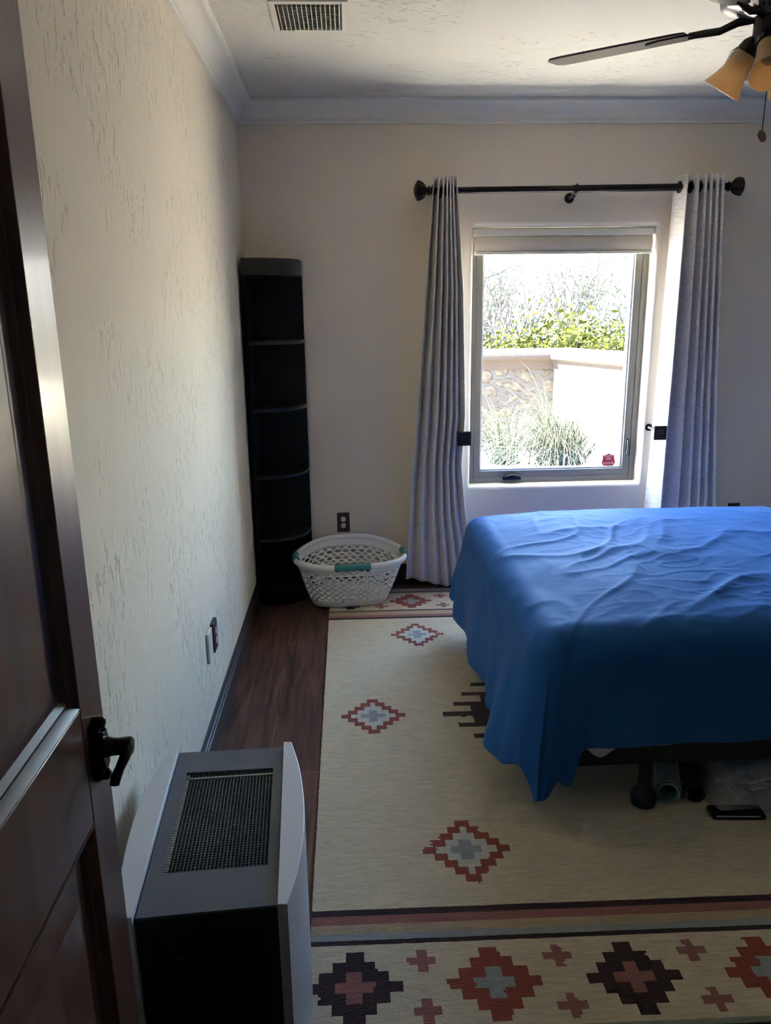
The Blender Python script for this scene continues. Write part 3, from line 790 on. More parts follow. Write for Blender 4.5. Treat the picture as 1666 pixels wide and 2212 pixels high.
# ------------------------------------------------------------------ bed
bed = thing('bed', 'bed with a black metal frame standing on the rug by the window', 'bed', (1.6, 2.95, .011))
M_rail = mat('black_metal_frame', (.010, .010, .011), .4, .2)
X0b, X1b, Y0b, Y1b = .66, 2.70, 2.155, 3.64
mb = MB(); mb.box(X0b, Y0b, .168, X1b, Y0b + .03, .262); mb.box(X0b, Y1b - .03, .168, X1b, Y1b, .262); mb.box(X0b, Y0b + .03, .168, X0b + .03, Y1b - .03, .262); mb.box(X1b - .03, Y0b + .03, .168, X1b, Y1b - .03, .262)
mb.build('frame_rail', M_rail, bed, bevel=.003)
mb = MB(); mb.box(X0b + .03, 2.88, .10, X1b - .03, 2.93, .20); mb.build('centre_beam', M_rail, bed, bevel=.002)
for (x, y) in ((.945, 2.165), (.945, 3.60), (2.35, 2.165), (2.35, 3.60), (.945, 2.90)):
    mb = MB(); mb.lathe([(.030, 0.0), (.040, .006), (.042, .030), (.036, .050), (.026, .060), (.022, .072), (.022, .165)], Matrix.Translation((x, y, .0118)), 24); mb.build('leg', M_rail, bed, autos=40)
mt = thing('mattress', 'thick mattress mostly hidden beneath the blue duvet on the bed', 'mattress', (1.6, 2.95, .27))
mb = MB(); mb.box(.70, 2.215, .263, 2.68, 3.615, .585); mb.build('mattress_core', M_white, mt, bevel=.05)
# white fitted sheet edge sagging below the duvet
def sheet_edge():
    mb = MB(); n = 60; vs = []
    for i in range(n + 1):
        x = lerp(.70, 1.30, i / n)
        low = .262 - .012 - .045 * math.exp(-((x - .785) / .045) ** 2) - .012 * math.exp(-((x - .95) / .12) ** 2) + .012 * max(0, (x - 1.05) / .25)
        vs += [(x, 2.185, .34), (x, 2.162, .30), (x, 2.150 + .001 * math.sin(40 * x), .266), (x, 2.149 + .002 * math.sin(55 * x), low)]
    mb.add(vs, [(4 * i + k, 4 * i + 4 + k, 4 * i + 5 + k, 4 * i + 1 + k) for i in range(n) for k in range(3)])
    mb.build('fitted_sheet', M_white, mt, smooth=True, solid=.002)
sheet_edge()

def duvet():
    # cloth coordinates: a along x from the foot overhang, b along y from the near overhang
    cxl, cyn, cyf = .665, 2.250, 3.575         # where the flat top starts to roll over
    LA, LN, LF = .56, .462, .50
    XE = 2.06                                   # folded edge near the pillows
    da = .0085
    na = int((LA + XE - cxl) / da); nb = int((LN + LF + cyf - cyn) / da)
    rr = .115
    def top(x, y):
        edge = min(1, max(0, (x - cxl) / .35)); e2 = min(1, max(0, (y - cyn) / .3)); e3 = min(1, max(0, (cyf - y) / .3))
        puff = .030 * math.sin(edge * PI / 2) * (.45 + .55 * math.sin(min(e2, e3) * PI / 2))
        return .633 + puff
    vs = []
    for j in range(nb + 1):
        b = -LN + (LN + LF + cyf - cyn) * j / nb
        for i in range(na + 1):
            a = -LA + (LA + XE - cxl) * i / na
            ox = -min(a, 0); y_raw = cyn + b
            on = max(0, -b); of = max(0, b - (cyf - cyn)); oy = on if on > 0 else of; sy = -1 if on > 0 else 1
            x_in = cxl + max(a, 0); y_in = min(max(y_raw, cyn), cyf)
            r = math.hypot(ox, oy)
            z = top(x_in, y_in)
            if r < 1e-6:
                p = Vector((x_in, y_in, z)); nrm = Vector((0, 0, 1)); dr = 0; th = 0
            else:
                tt = math.atan2(oy, ox)
                if sy < 0 and ox > 0 and oy > 0: tt = (tt / (PI / 2)) ** .58 * PI / 2
                dx, dy = -math.cos(tt), sy * math.sin(tt)
                arc_ = rr * PI / 2
                if r < arc_: h = rr * math.sin(r / rr); d = rr * (1 - math.cos(r / rr))
                else: h = rr; d = rr + (r - arc_)
                th = math.atan2(oy, ox)                        # 0 = left side, 90 = near/far side
                cr = math.sin(2 * th) if (ox > 0 and oy > 0) else 0
                hang = max(0, (r - arc_)) / .42
                # flare: bulging down the left side, straighter along the near side
                fl_ = .045 * (math.cos(th)) ** 2 if ox > 0 else 0
                if ox > 0 or True:
                    h += fl_ * math.sin(min(1, hang) * PI * .62)
                s_along = (y_raw if ox > oy else x_in)
                if sy < 0 or b > 0: h += .060 * math.exp(-((y_raw - 2.33) / .17) ** 2) * min(1, hang) ** 1.2 * (math.cos(th) ** 2 if ox > 0 else 0)
                # vertical folds in the hanging part
                amp = min(1, hang) ** 1.3
                fold = .018 * math.sin(s_along * 17 + 1.3 * math.sin(s_along * 5)) + .008 * noise.noise((s_along * 9, 2.2, 0))
                if sy < 0 and ox < oy: fold *= .65 * (1.4 if x_in < .95 else .6)
                h += fold * amp
                # corner: excess cloth makes cone folds
                h += cr * amp * (.046 + .018 * math.sin(th * 8.0 + .6)) * (1 if sy < 0 else .6)
                # corner tips gather instead of reaching through the floor
                if cr > 0: d = d * (1 - .27 * cr)
                if on > 0:      # the folded corner hangs lower than the rest of the near hem
                    sm = lambda q_: (lambda c_: c_ * c_ * (3 - 2 * c_))(max(0, min(1, q_)))
                    d += .185 * min(1, hang) * (sm((th / (PI / 2) - .22) / .45) if ox > 0 else 1 - sm((x_in - .680) / .045))
                    h += .030 * min(1, hang) * (sm((th / (PI / 2) - .3) / .5) if ox > 0 else 1 - sm((x_in - .69) / .06))
                zmin = .045 + .02 * math.sin(9 * th)
                dmax = z - zmin
                if d > dmax - .08: d2 = dmax - .08 + .08 * (1 - math.exp(-(d - dmax + .08) / .08)); h += (d - d2) * .15; d = d2
                p = Vector((x_in + dx * h, y_in + dy * h, z - d))
                k = min(1, r / (arc_ * 1.0)); nrm = Vector((dx * k, dy * k, 1 - k)).normalized()
            # wrinkles
            q = Vector((p.x, p.y, p.z))
            u_, v_ = q.x * .80 - q.y * .60, q.x * .60 + q.y * .80
            w1 = noise.noise((q.x * 2.1, q.y * 2.1, 3 + q.z * 2))
            def rid(x, y, z, k): return max(0, 1 - abs(noise.noise((x, y, z))) * k)
            fan_a = math.atan2(q.y - 1.6, q.x - .25); fan_r = math.hypot(q.y - 1.6, q.x - .25)
            wr = rid(fan_a * 6.5 + .8 * w1, fan_r * 1.5, 1.7, 3.4) ** 2
            wr2 = rid(u_ * 5 + .9 * w1, v_ * 2.2, 5.1 + q.z * 3, 4.5) ** 2
            wr3 = rid(q.x * 9 + w1, q.y * 15 + 2 * w1, 9.3 + q.z * 6, 5) ** 2
            msk = max(0, .5 + 1.1 * noise.noise((q.x * 1.7 + 4, q.y * 1.7, 8.8))); msk2 = max(0, .35 + 1.3 * noise.noise((q.x * 2.3 + 9, q.y * 2.3, 3.8)))
            ta = 1.0 if r < 1e-6 else max(.22, 1 - r / .18)
            amt = (.0115 * wr * msk + .0095 * wr2 * msk2 + .0038 * wr3 * msk) * ta
            amt += .010 * w1 + .0018 * noise.noise((q.x * 11, q.y * 11, q.z * 11))
            p = p + nrm * amt
            vs.append(tuple(p))
    wv = na + 1
    fs = [(j * wv + i, j * wv + i + 1, (j + 1) * wv + i + 1, (j + 1) * wv + i) for j in range(nb) for i in range(na)]
    mb = MB(); mb.v = vs; mb.f = fs; mb.mi = [0] * len(fs)
    o = mb.build('duvet', M_duvet, smooth=True, solid=-.010)
    tag(o, 'wrinkled blue duvet draped over the bed and hanging down its foot and near side', 'duvet')
duvet()
def pillow(cx, cy, cz, hx, hy, hz, label):
    n = 28; mb = MB(); vs = []
    for s_ in (1, -1):
        for j in range(n + 1):
            for i in range(n + 1):
                u, v = 2 * i / n - 1, 2 * j / n - 1
                t = max(0, (1 - abs(u) ** 2.6)) ** .5 * max(0, (1 - abs(v) ** 2.6)) ** .5
                pin = 1 - .05 * (1 - abs(u)) * abs(v) ** 4
                vs.append((cx + hx * u * (1 - .05 * (1 - v * v)), cy + hy * v * pin, cz + s_ * hz * t + .004 * noise.noise((u * 4, v * 4, s_))))
    w_ = n + 1; fs = []
    for s_ in range(2):
        b = s_ * w_ * w_; fs += [(b + j * w_ + i, b + j * w_ + i + 1, b + (j + 1) * w_ + i + 1, b + (j + 1) * w_ + i) for j in range(n) for i in range(n)]
    mb.add(vs, fs); return tag(mb.build('pillow', M_white, smooth=True), label, 'pillow', 'pillows at the head of the bed')
pillow(2.36, 3.27, .675, .235, .30, .065, 'white pillow at the window side of the bed')
pillow(2.36, 2.57, .675, .235, .30, .065, 'white pillow at the near side of the bed')

# ------------------------------------------------------------------ things under the bed
M_grpaper = mat('grey_white_carton', (.34, .34, .37), .6, var=(20, (1, 1, 1), .2))
M_greentube = mat('pale_green_card', (.16, .30, .24), .6)
cb = thing('paper_roll_carton', 'grey six sided carton holding a pale green roll, lying under the bed beside the leg', 'carton', (1.08, 2.3, .02))
def along(dirv, loc): 
    z = Vector(dirv).normalized(); x = Vector((0, 0, 1)).cross(z).normalized(); y = z.cross(x)
    return Matrix((( x.x, y.x, z.x, loc[0]), (x.y, y.y, z.y, loc[1]), (x.z, y.z, z.z, loc[2]), (0, 0, 0, 1)))
Mc = along((.35, 1, 0), (1.030, 2.168, .052))
hexp = lambda r_: [(r_ * math.cos(R(60 * k + 30)), r_ * math.sin(R(60 * k + 30))) for k in range(6)]
mb = MB()
ho, hi = hexp(.044), hexp(.041)
for k in range(6):
    k2 = (k + 1) % 6; mb.prism([ho[k], ho[k2], hi[k2], hi[k]], 0, .34, Mc)
mb.build('carton_sleeve', M_grpaper, cb)
mb = MB(); Mg = Mc @ Matrix.Translation((0, -.002, 0)); n = 28
for k in range(n):
    a, b_ = 2 * PI * k / n, 2 * PI * (k + 1) / n
    mb.prism([(.036 * math.cos(a), .036 * math.sin(a)), (.036 * math.cos(b_), .036 * math.sin(b_)), (.028 * math.cos(b_), .028 * math.sin(b_)), (.028 * math.cos(a), .028 * math.sin(a))], -.004, .33, Mg)
mb.build('paper_roll', M_greentube, cb)
dt = thing('dark_tube', 'dark cardboard tube under the bed right of the green roll', 'tube', (1.16, 2.3, .02))
Mt = along((.35, 1, 0), (1.118, 2.160, .044)); mb = MB()
for k in range(n):
    a, b_ = 2 * PI * k / n, 2 * PI * (k + 1) / n
    mb.prism([(.033 * math.cos(a), .033 * math.sin(a)), (.033 * math.cos(b_), .033 * math.sin(b_)), (.027 * math.cos(b_), .027 * math.sin(b_)), (.027 * math.cos(a), .027 * math.sin(a))], 0, .34, Mt)
mb.build('tube_wall', mat('charcoal_card', (.05, .05, .06), .5), dt)
mb = MB(); mb.box(-.001, -.028, .0, .001, -.004, .006, M=Mt @ Matrix.Translation((.024, 0, -.0))); mb.build('paper_tab', M_recept, dt)
# clear plastic bag with magazines
bag = thing('storage_bag', 'clear plastic storage bag stuffed with papers, lying under the bed', 'plastic bag', (1.36, 2.35, .012))
def bag_mat():
    m = bpy.data.materials.new('clear_plastic_film'); m.use_nodes = True; n = m.node_tree; n.nodes.clear()
    o = n.nodes.new('ShaderNodeOutputMaterial'); mx = n.nodes.new('ShaderNodeMixShader'); t = n.nodes.new('ShaderNodeBsdfTransparent'); g = n.nodes.new('ShaderNodeBsdfPrincipled')
    g.inputs['Base Color'].default_value = (.55, .57, .62, 1); g.inputs['Roughness'].default_value = .15; mx.inputs[0].default_value = .38
    n.links.new(t.outputs[0], mx.inputs[1]); n.links.new(g.outputs[0], mx.inputs[2]); n.links.new(mx.outputs[0], o.inputs[0]); return m
def lump(cx, cy, hx, hy, h, seed, zb=.0125):
    mb = MB(); n = 40; vs = []
    for j in range(n + 1):
        for i in range(n + 1):
            u, v = 2 * i / n - 1, 2 * j / n - 1
            t = max(0, 1 - abs(u) ** 3) ** .6 * max(0, 1 - abs(v) ** 3) ** .6
            vs.append((cx + hx * u, cy + hy * v + .02 * u, zb + t * h * (1 + .25 * noise.noise((u * 3, v * 3, seed)) + .22 * abs(noise.noise((u * 9, v * 5, seed + 3))))))
    w_ = n + 1; mb.add(vs, [(j * w_ + i, j * w_ + i + 1, (j + 1) * w_ + i + 1, (j + 1) * w_ + i) for j in range(n) for i in range(n)]); return mb
lump(1.42, 2.275, .26, .175, .120, 2).build('film', bag_mat(), bag, smooth=True)
rnd = random.Random(5)
for k, (c, z) in enumerate((((.80, .72, .62), .02), ((.35, .10, .08), .035), ((.70, .68, .72), .05), ((.45, .30, .25), .062), ((.75, .50, .38), .075), ((.45, .45, .52), .087))):
    mb = MB(); Mk = Matrix.Translation((1.38 + rnd.uniform(-.03, .03), 2.275 + rnd.uniform(-.02, .02), z)) @ Matrix.Rotation(rnd.uniform(-.35, .35), 4, 'Z') @ Matrix.Rotation(rnd.uniform(-.08, .08), 4, 'X')
    mb.box(-.14, -.105, 0, .14, .105, .009, M=Mk)
    o = mb.build('magazine', mat('magazine_cover_%d' % k, c, .4, var=(14, (1, 1, 1), .6)), bevel=.001)
    tag(o, ['cream magazine at the bottom of the stack in the plastic bag', 'dark red magazine low in the stack in the plastic bag', 'grey magazine in the middle of the stack in the plastic bag', 'brown magazine above the grey one in the plastic bag', 'tan magazine near the top of the stack in the plastic bag', 'dark magazine topmost of the stack in the plastic bag'][k], 'magazine', 'magazines in the plastic bag under the bed')
fs_ = thing('flat_case', 'flat black case with a thin white stripe, poking out from under the bed', 'case', (1.22, 2.10, .012))
Mf = Matrix.Translation((1.225, 2.100, .0118)) @ Matrix.Rotation(R(-4), 4, 'Z')
mb = MB(); mb.box(-.085, -.04, 0, .085, .02, .016, M=Mf); mb.build('case_body', M_blackp, fs_, bevel=.004)
mb = MB(); mb.box(-.075, -.0408, .0125, .065, -.0395, .0145, M=Mf); mb.build('stripe', M_recept, fs_)

# ------------------------------------------------------------------ ceiling fan
FX, FY = 1.225, 2.42
fan = thing('ceiling_fan', 'dark bronze ceiling fan with walnut blades and amber glass light shades', 'ceiling fan', (FX, FY, H))
M_fan = mat('oil_rubbed_bronze', (.035, .028, .030), .25, .7)
T = lambda z: Matrix.Translation((FX, FY, z))
mb = MB(); mb.lathe([(.062, H - .0008), (.066, H - .02), (.055, H - .045), (.02, H - .055), (.014, H - .058), (.014, H - .12)], T(0), 40); mb.build('canopy', M_fan, fan, autos=40)
mb = MB(); mb.lathe([(.02, 2.550), (.07, 2.545), (.108, 2.525), (.126, 2.495), (.130, 2.468), (.127, 2.450), (.114, 2.438), (.088, 2.431), (.062, 2.424), (.045, 2.416), (.03, 2.412)], T(0), 48); mb.build('motor_housing', mat('pewter_metal', (.42, .40, .40), .42, .6), fan, autos=40)
mb = MB()
for k in range(12):
    Mk = T(2.4262) @ Matrix.Rotation(R(30 * k), 4, 'Z') @ Matrix.Translation((.073, 0, 0)) @ Matrix.Rotation(R(-24), 4, 'Y'); mb.box(-.007, -.009, -.0012, .007, -.005, .0012, M=Mk); mb.box(-.007, .005, -.0012, .007, .009, .0012, M=Mk)
mb.build('housing_slots', M_slot, fan)
for k in range(5):
    A = R((143, 71, -1, 289, 223)[k]); Mk = Matrix.Translation((FX, FY, 2.405)) @ Matrix.Rotation(A, 4, 'Z')
    mb = MB(); mb.tube([Mk @ Vector(p) for p in ((.030, 0, .008), (.075, 0, .008), (.100, 0, .001), (.125, 0, -.006), (.170, 0, -.004), (.215, 0, -.003))], [.010, .010, .009, .009, .009, .008], 10, sx=.6, sy=1.2)
    pl = [(.19, .0), (.20, .028), (.235, .040), (.29, .036), (.335, .018), (.345, 0), (.335, -.018), (.29, -.036), (.235, -.040), (.20, -.028)]
    Mp = Mk @ Matrix.Rotation(R(-6.5), 4, 'X')
    mb.prism(pl, -.008, -.0045, Mp); mb.build('blade_iron', M_fan, fan, autos=40)
    bl_ = [(.215, -.050), (.24, -.060), (.45, -.066), (.60, -.068), (.635, -.062), (.650, -.040), (.650, .040), (.635, .062), (.60, .068), (.45, .066), (.24, .060), (.215, .050)]
    mb = MB(); mb.prism(bl_, -.0042, .0022, Mp); mb.build('blade', M_blade, fan, bevel=.001)
mb = MB(); mb.lathe([(.034, 2.414), (.034, 2.410), (.034, 2.352), (.034, 2.335), (.030, 2.322), (.022, 2.312), (.012, 2.306), (.004, 2.304)], T(0), 36); mb.build('switch_housing', M_fan, fan, autos=40)
for k in range(3):
    A = R(137 + 120 * k); dirv = Vector((math.cos(A), math.sin(A), 0))
    base = Vector((FX, FY, 2.385)) + dirv * .005; ax = (dirv * .587 + Vector((0, 0, -.809))).normalized()
    neck = Vector((FX, FY, 2.362)) + dirv * .020
    mb = MB(); mb.tube([base, base + dirv * .010 + Vector((0, 0, -.002)), neck + ax * .01], [.014, .015, .016], 12)
    Ma = along(ax, neck)
    mb.lathe([(.014, 0), (.022, .006), (.030, .018), (.034, .036), (.034, .042), (.026, .043)], Ma, 28); mb.build('lamp_holder', M_fan, fan, autos=40)
    pr = [(.027, .036), (.030, .048), (.033, .070), (.038, .095), (.045, .118), (.055, .140), (.060, .152), (.0580, .153), (.043, .122), (.035, .096), (.030, .070), (.027, .050), (.024, .038)]
    mb = MB(); mb.lathe(pr, Ma, 40); mb.build('glass_shade', M_amber, fan, autos=50)
    mb = MB(); mb.lathe([(.011, .036), (.012, .050), (.022, .072), (.024, .086), (.018, .102), (.004, .110)], Ma, 24); mb.build('bulb', mat('dim_bulb_glass', (.35, .30, .24), .3), fan, smooth=True)
mb = MB(); cx_, cy_ = FX + .016, FY - .010
mb.tube([(cx_, cy_, 2.335), (cx_, cy_, 2.112)], .0011, 6)
for k in range(50): 
    z = 2.335 - k * .0044
    mb.lathe([(.0004, -.0014), (.0017, -.0006), (.0017, .0006), (.0004, .0014)], Matrix.Translation((cx_, cy_, z)), 6)
mb.build('pull_chain', M_fan, fan)
mb = MB(); mb.lathe([(.001, -.003), (.015, -.003), (.0175, -.0015), (.0175, .0015), (.015, .003), (.001, .003)], Matrix.Translation((cx_, cy_ - .002, 2.097)) @ Matrix.Rotation(R(25), 4, 'Z') @ Matrix.Rotation(R(75), 4, 'X'), 28)
mb.build('medallion', M_brass, fan, autos=30)

# ------------------------------------------------------------------ outside
GZ = .14
M_ground = mat('pale_desert_gravel', (.52, .46, .38), .95, spec=.1, bump=(30, (1, 1, 1), .4, .02), var=(5, (1, 1, 1), .15))
mb = MB(); vs = []; nx, ny = 40, 50
def gz(x, y):
    if y < 9.3: return GZ - .0 
    t = (y - 9.3); s_ = min(1, t / 6)
    return GZ + s_ * s_ * (.45) + max(0, (t - 5)) * .125 + .5 * noise.noise((x * .12, y * .12, 0)) * s_
for j in range(ny + 1):
    y = 4.68 + (j / ny) ** 2.2 * 100
    for i in range(nx + 1):
        x = -45 + 110 * i / nx; vs.append((x, y, gz(x, y)))
w_ = nx + 1; mb.add(vs, [(j * w_ + i, j * w_ + i + 1, (j + 1) * w_ + i + 1, (j + 1) * w_ + i) for j in range(ny) for i in range(nx)])
tag(mb.build('ground_outside', M_ground, smooth=True), kind='structure')

def stone_mat():
    m = bpy.data.materials.new('rubble_stone_shaded'); m.use_nodes = True; n = m.node_tree; b = n.nodes['Principled BSDF']; b.inputs['Roughness'].default_value = .9
    tc = n.nodes.new('ShaderNodeTexCoord'); mp = n.nodes.new('ShaderNodeMapping'); mp.inputs['Scale'].default_value = (3.9, 3.9, 5.6); n.links.new(tc.outputs['Object'], mp.inputs[0])
    nz = n.nodes.new('ShaderNodeTexNoise'); nz.inputs['Scale'].default_value = 2.2; n.links.new(mp.outputs[0], nz.inputs[0])
    ad = n.nodes.new('ShaderNodeVectorMath'); ad.operation = 'MULTIPLY_ADD'; ad.inputs[1].default_value = (.5, .5, .5); n.links.new(nz.outputs[1], ad.inputs[0]); n.links.new(mp.outputs[0], ad.inputs[2])
    ve = n.nodes.new('ShaderNodeTexVoronoi'); ve.feature = 'DISTANCE_TO_EDGE'; ve.inputs['Scale'].default_value = 1.0; n.links.new(ad.outputs[0], ve.inputs[0])
    vc = n.nodes.new('ShaderNodeTexVoronoi'); vc.inputs['Scale'].default_value = 1.0; n.links.new(ad.outputs[0], vc.inputs[0])
    n2 = n.nodes.new('ShaderNodeTexNoise'); n2.inputs['Scale'].default_value = 14; n2.inputs['Detail'].default_value = 6; n.links.new(tc.outputs['Object'], n2.inputs[0])
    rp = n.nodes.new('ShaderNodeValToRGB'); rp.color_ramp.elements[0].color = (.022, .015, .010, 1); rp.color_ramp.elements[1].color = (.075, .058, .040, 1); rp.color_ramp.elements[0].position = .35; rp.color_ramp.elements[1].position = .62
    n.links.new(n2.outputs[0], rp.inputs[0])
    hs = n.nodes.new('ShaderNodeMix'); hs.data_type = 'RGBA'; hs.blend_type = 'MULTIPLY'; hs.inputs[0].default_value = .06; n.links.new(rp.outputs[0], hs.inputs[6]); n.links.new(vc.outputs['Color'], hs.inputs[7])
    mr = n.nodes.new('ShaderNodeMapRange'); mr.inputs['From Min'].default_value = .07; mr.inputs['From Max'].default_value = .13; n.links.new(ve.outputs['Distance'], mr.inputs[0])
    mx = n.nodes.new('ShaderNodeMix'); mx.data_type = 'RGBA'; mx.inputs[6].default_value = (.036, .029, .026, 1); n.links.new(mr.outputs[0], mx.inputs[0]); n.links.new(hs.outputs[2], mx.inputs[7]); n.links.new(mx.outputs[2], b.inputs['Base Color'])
    bp = n.nodes.new('ShaderNodeBump'); bp.inputs['Strength'].default_value = .7; bp.inputs['Distance'].default_value = .05; n.links.new(mr.outputs[0], bp.inputs['Height']); n.links.new(bp.outputs[0], b.inputs['Normal'])
    return m
gw = thing('garden_wall', 'low rubble stone garden wall with a rounded brown cap, outside the window', 'garden wall', (2.1, 8.1, GZ))
# centre line: left run parallel to the house, then turning towards it on the right
A0, A1, A2 = Vector((-1.6, 8.02)), Vector((2.16, 8.02)), Vector((3.05, 5.60))
def run(mb, pts_prof, a, b, tA, tB):
    """extrude a (outward, z) profile from a to b; tA,tB shear at the ends"""
    d = (b - a).normalized(); nrm = Vector((d.y, -d.x))
    n = len(pts_prof); vs = []
    for (o_, z) in pts_prof: q = a + nrm * o_ + d * (o_ * tA); vs.append((q.x, q.y, z))
    for (o_, z) in pts_prof: q = b + nrm * o_ + d * (o_ * tB); vs.append((q.x, q.y, z))
    mb.add(vs, [(i, (i + 1) % n, n + (i + 1) % n, n + i) for i in range(n)] + [tuple(range(n))[::-1], tuple(range(n, 2 * n))])
d1, d2 = (A1 - A0).normalized(), (A2 - A1).normalized()
ang_ = math.atan2(d1.x * d2.y - d1.y * d2.x, d1.dot(d2)); mt_ = math.tan(ang_ / 2)
body = [(.0, GZ - .1), (.0, 1.02), (-.30, 1.02), (-.30, GZ - .1)]
cap = [(.0, 1.00), (.020, 1.003), (.028, 1.03), (.036, 1.06), (.050, 1.085), (.095, 1.105), (.108, 1.125), (.108, 1.155), (.095, 1.185), (.06, 1.20), (-.34, 1.20), (-.37, 1.185), (-.38, 1.15), (-.35, 1.06), (-.30, 1.0)]
M_cap = mat('brown_stucco_cap', (.028, .018, .014), .9, bump=(60, (1, 1, 1), .6, .01))
M_capL = M_cap
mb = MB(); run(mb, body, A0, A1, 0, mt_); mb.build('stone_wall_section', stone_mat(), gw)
mb = MB(); run(mb, body, A1, A2, -mt_, 0); mb.build('stone_wall_section', mat('pale_stone_sunlit', (.62, .55, .45), .9, bump=(7, (1, 1, 1.4), .6, .03), var=(9, (1, 1, 1), .2)), gw)  # one wall: sunlit run coloured pale, shaded run coloured dark
mb = MB(); run(mb, cap, A0, A1, 0, mt_); mb.build('cap', M_cap, gw, autos=35)
mb = MB(); run(mb, cap, A1, A2, -mt_, 0); mb.build('cap', M_cap, gw, autos=35)

M_leafy = mat('creosote_leaf', (.026, .027, .001), .8, spec=.1); M_leafp = mat('pale_sage_leaf', (.034, .039, .026), .9, spec=.1)
M_twig = mat('grey_twig', (.020, .017, .016), .9, spec=.1); M_blade_g = mat('green_blade', (.014, .022, .008), .7, spec=.15); M_straw = mat('straw_blade', (.085, .080, .058), .9, spec=.1)
def bush_proto(name, seed, mleaf, nb, leaves, spread, height, ls):
    rnd = random.Random(seed); br = MB(); lf = MB()
    for k in range(nb):
        a = rnd.uniform(0, 2 * PI); tilt = rnd.uniform(.1, .9); L = height * rnd.uniform(.7, 1.05)
        p = Vector((0, 0, -.05)); d = Vector((math.cos(a) * tilt * spread, math.sin(a) * tilt * spread, 1)).normalized(); pts = [p.copy()]
        for s_ in range(6):
            d = (d + Vector((rnd.uniform(-.25, .25), rnd.uniform(-.25, .25), rnd.uniform(-.05, .15)))).normalized(); p = p + d * L / 6; pts.append(p.copy())
        br.tube(pts, [.0085 * height * (1 - i / 7) for i in range(7)], 4, caps=False)
        for s_ in range(leaves):
            t = rnd.uniform(.3, 1) * 6; i = min(5, int(t)); q = pts[i].lerp(pts[i + 1], t - i) + Vector((rnd.gauss(0, .12), rnd.gauss(0, .12), rnd.gauss(0, .08))) * height
            u = Vector((rnd.uniform(-1, 1), rnd.uniform(-1, 1), rnd.uniform(-1, 1))).normalized(); v = u.cross(Vector((rnd.uniform(-1, 1), rnd.uniform(-1, 1), .3))).normalized()
            s2 = ls * rnd.uniform(.6, 1.3); lf.add([q - u * s2, q + v * s2 * .45, q + u * s2, q - v * s2 * .45], [(0, 1, 2, 3)])
    return br, lf
def make_bush(label, seed, mleaf, nb, leaves, spread, height, ls, name='desert_bush'):
    t = thing(name, label, 'bush', (0, 0, 0), 'desert bushes beyond the garden wall')
    br, lf = bush_proto(name, seed, mleaf, nb, leaves, spread, height, ls)
    br.build('stems', M_twig, t, local=True); lf.build('foliage', mleaf, t, local=True)
    return t
protoA = make_bush('', 1, M_leafy, 40, 95, 1.3, 1.0, .026)
protoB = make_bush('', 2, M_leafp, 34, 40, 1.5, 1.0, .020)
protoC = make_bush('', 3, M_leafp, 30, 14, 1.2, 1.0, .014, 'bare_bush')
spots = [  # proto, x, y, scale, label
 (0, 1.95, 9.7, 1.35, 'yellow green desert bush rising behind the wall at the left of the window view'),
 (0, 2.80, 10.1, 1.60, 'large yellow green desert bush in the middle behind the wall cap'),
 (0, 3.55, 11.0, 1.30, 'yellow green desert bush right of the large one, its crown lower'),
 (0, 4.05, 9.6, 1.45, 'yellow green desert bush at the right edge of the window view'),
 (1, 1.95, 11.5, 1.4, 'pale sage bush behind the leftmost yellow green bush'),
 (1, 3.5, 12.6, 1.5, 'pale sage bush behind the middle of the wall'),
 (1, 4.9, 12.2, 1.6, 'pale sage bush behind the right yellow green bush'),
 (2, 2.55, 13.0, 2.2, 'tall bare grey twigged bush left of the middle of the window view'),
 (2, 3.35, 14.5, 2.3, 'bare twiggy bush standing just right of the tall bare bush'),
 (2, 2.0, 13.8, 2.4, 'bare twiggy bush at the left edge of the window view'),
 (1, 4.6, 15.0, 2.0, 'broad pale bush on the slope above the middle'),
 (1, 5.9, 16.0, 2.2, 'broad pale bush on the slope at the right'),
 (1, 3.0, 17.5, 2.0, 'pale bush on the slope above the bare bushes'),
 (2, 5.2, 18.5, 2.6, 'bare twiggy bush high on the slope at the right'),
 (1, 6.6, 21.0, 2.0, 'small looking pale bush far up the slope at the right'),
 (1, 4.2, 22.0, 1.9, 'small looking pale bush far up the slope in the middle'),
]
used = set()
for (k, x, y, s_, lab) in spots:
    pr_ = (protoA, protoB, protoC)[k]
    o = pr_ if k not in used else copy_tree(pr_); used.add(k)
    o.location = (x, y, gz(x, y)); o.scale = (s_, s_, s_); o.rotation_euler = (0, 0, x * 7 + y); o['label'] = lab
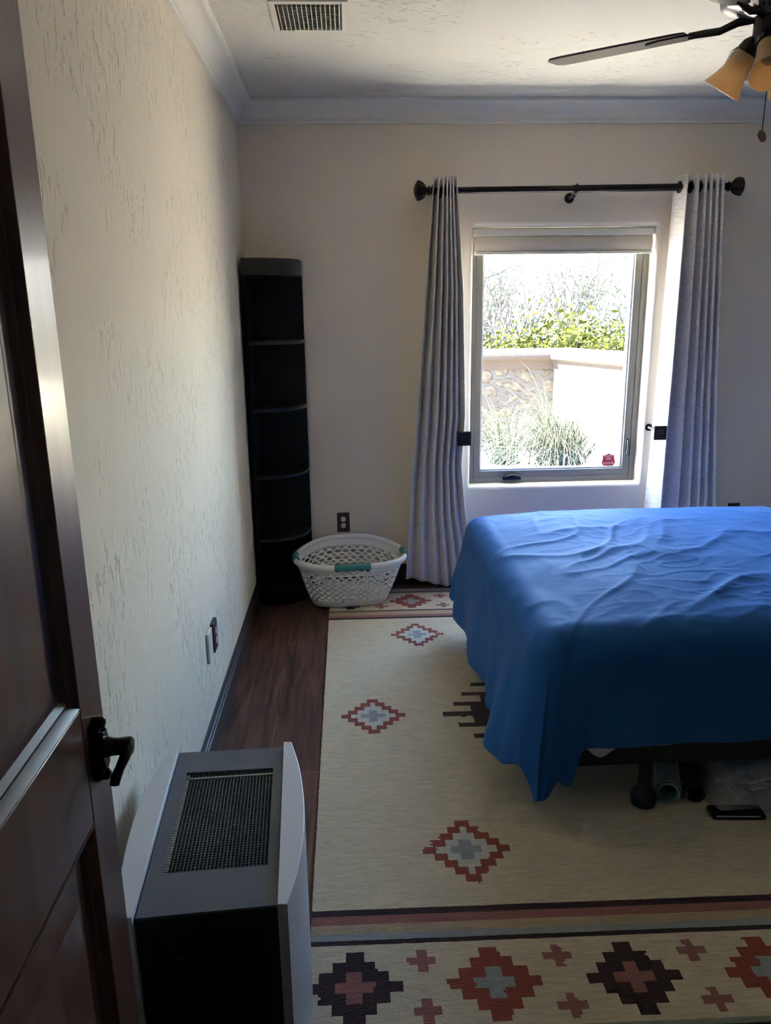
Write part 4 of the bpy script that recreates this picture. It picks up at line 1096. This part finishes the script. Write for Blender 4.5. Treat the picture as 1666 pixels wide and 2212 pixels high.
# a bare branch reaching into the view at upper left
tr = thing('bare_tree', 'bare tree whose thin branch reaches into the upper left of the window view', 'tree', (1.05, 9.45, gz(1.05, 9.45)))
mb = MB(); mb.tube([(1.05, 9.45, gz(1.05, 9.45) - .05), (1.10, 9.40, .9), (1.02, 9.35, 1.5), (1.10, 9.3, 2.1), (1.05, 9.3, 2.9)], [.06, .05, .04, .03, .012], 8); mb.build('trunk', M_twig, tr)
mb = MB(); mb.tube([(1.06, 9.33, 1.78), (1.30, 9.15, 1.86), (1.572, 9.0, 1.955), (1.74, 9.0, 2.01), (1.905, 9.0, 2.09), (1.99, 9.02, 2.078), (2.115, 9.0, 2.122), (2.20, 9.0, 2.125)], [.016, .012, .008, .007, .006, .005, .004, .002], 6); mb.build('branch', M_twig, tr)
mb = MB(); mb.tube([(1.04, 9.33, 2.0), (1.3, 9.1, 2.15), (1.60, 9.0, 2.195), (1.63, 9.0, 2.19)], [.012, .008, .005, .003], 6); mb.build('branch', M_twig, tr)
# grass clumps in front of the wall
def clump(loc, n, h, spread, seed, label):
    t = thing('grass_clump', label, 'ornamental grass', loc, 'grass clumps at the foot of the wall'); rnd = random.Random(seed)
    for (nm, m, cnt, hh, curl, wd) in (('green_blades', M_blade_g, n, h * .8, .55, .007), ('straw_blades', M_straw, int(n * .9), h * 1.12, 1.0, .0045)):
        mb = MB()
        for k in range(cnt):
            a = rnd.uniform(0, 2 * PI); tilt = rnd.uniform(.05, 1.0) ** .8 * spread; L = hh * rnd.uniform(.6, 1.1)
            base = Vector((rnd.gauss(0, .07), rnd.gauss(0, .07), 0)); side = Vector((-math.sin(a), math.cos(a), 0)); vs = []
            el = PI / 2 - tilt * .75; p = base.copy(); N = 7; cu = curl * rnd.uniform(.4, 1.8) * .26
            for i in range(N + 1):
                w2 = wd * (1 - i / (N + .5)); vs += [p - side * w2, p + side * w2]
                p = p + Vector((math.cos(a) * math.cos(el), math.sin(a) * math.cos(el), math.sin(el))) * L / N; el -= cu * (i + 1) / 3
                p.z = max(p.z, .01)
            mb.add(vs, [(2 * i, 2 * i + 1, 2 * i + 3, 2 * i + 2) for i in range(N)])
        mb.build(nm, m, t, local=True)
    return t
clump((1.92, 6.80, GZ), 520, 1.12, 1.45, 3, 'large green grass clump with straw tips in front of the corner of the garden wall')
clump((1.52, 7.35, GZ), 150, .95, 1.4, 8, 'smaller straw coloured grass clump left of the large green one')
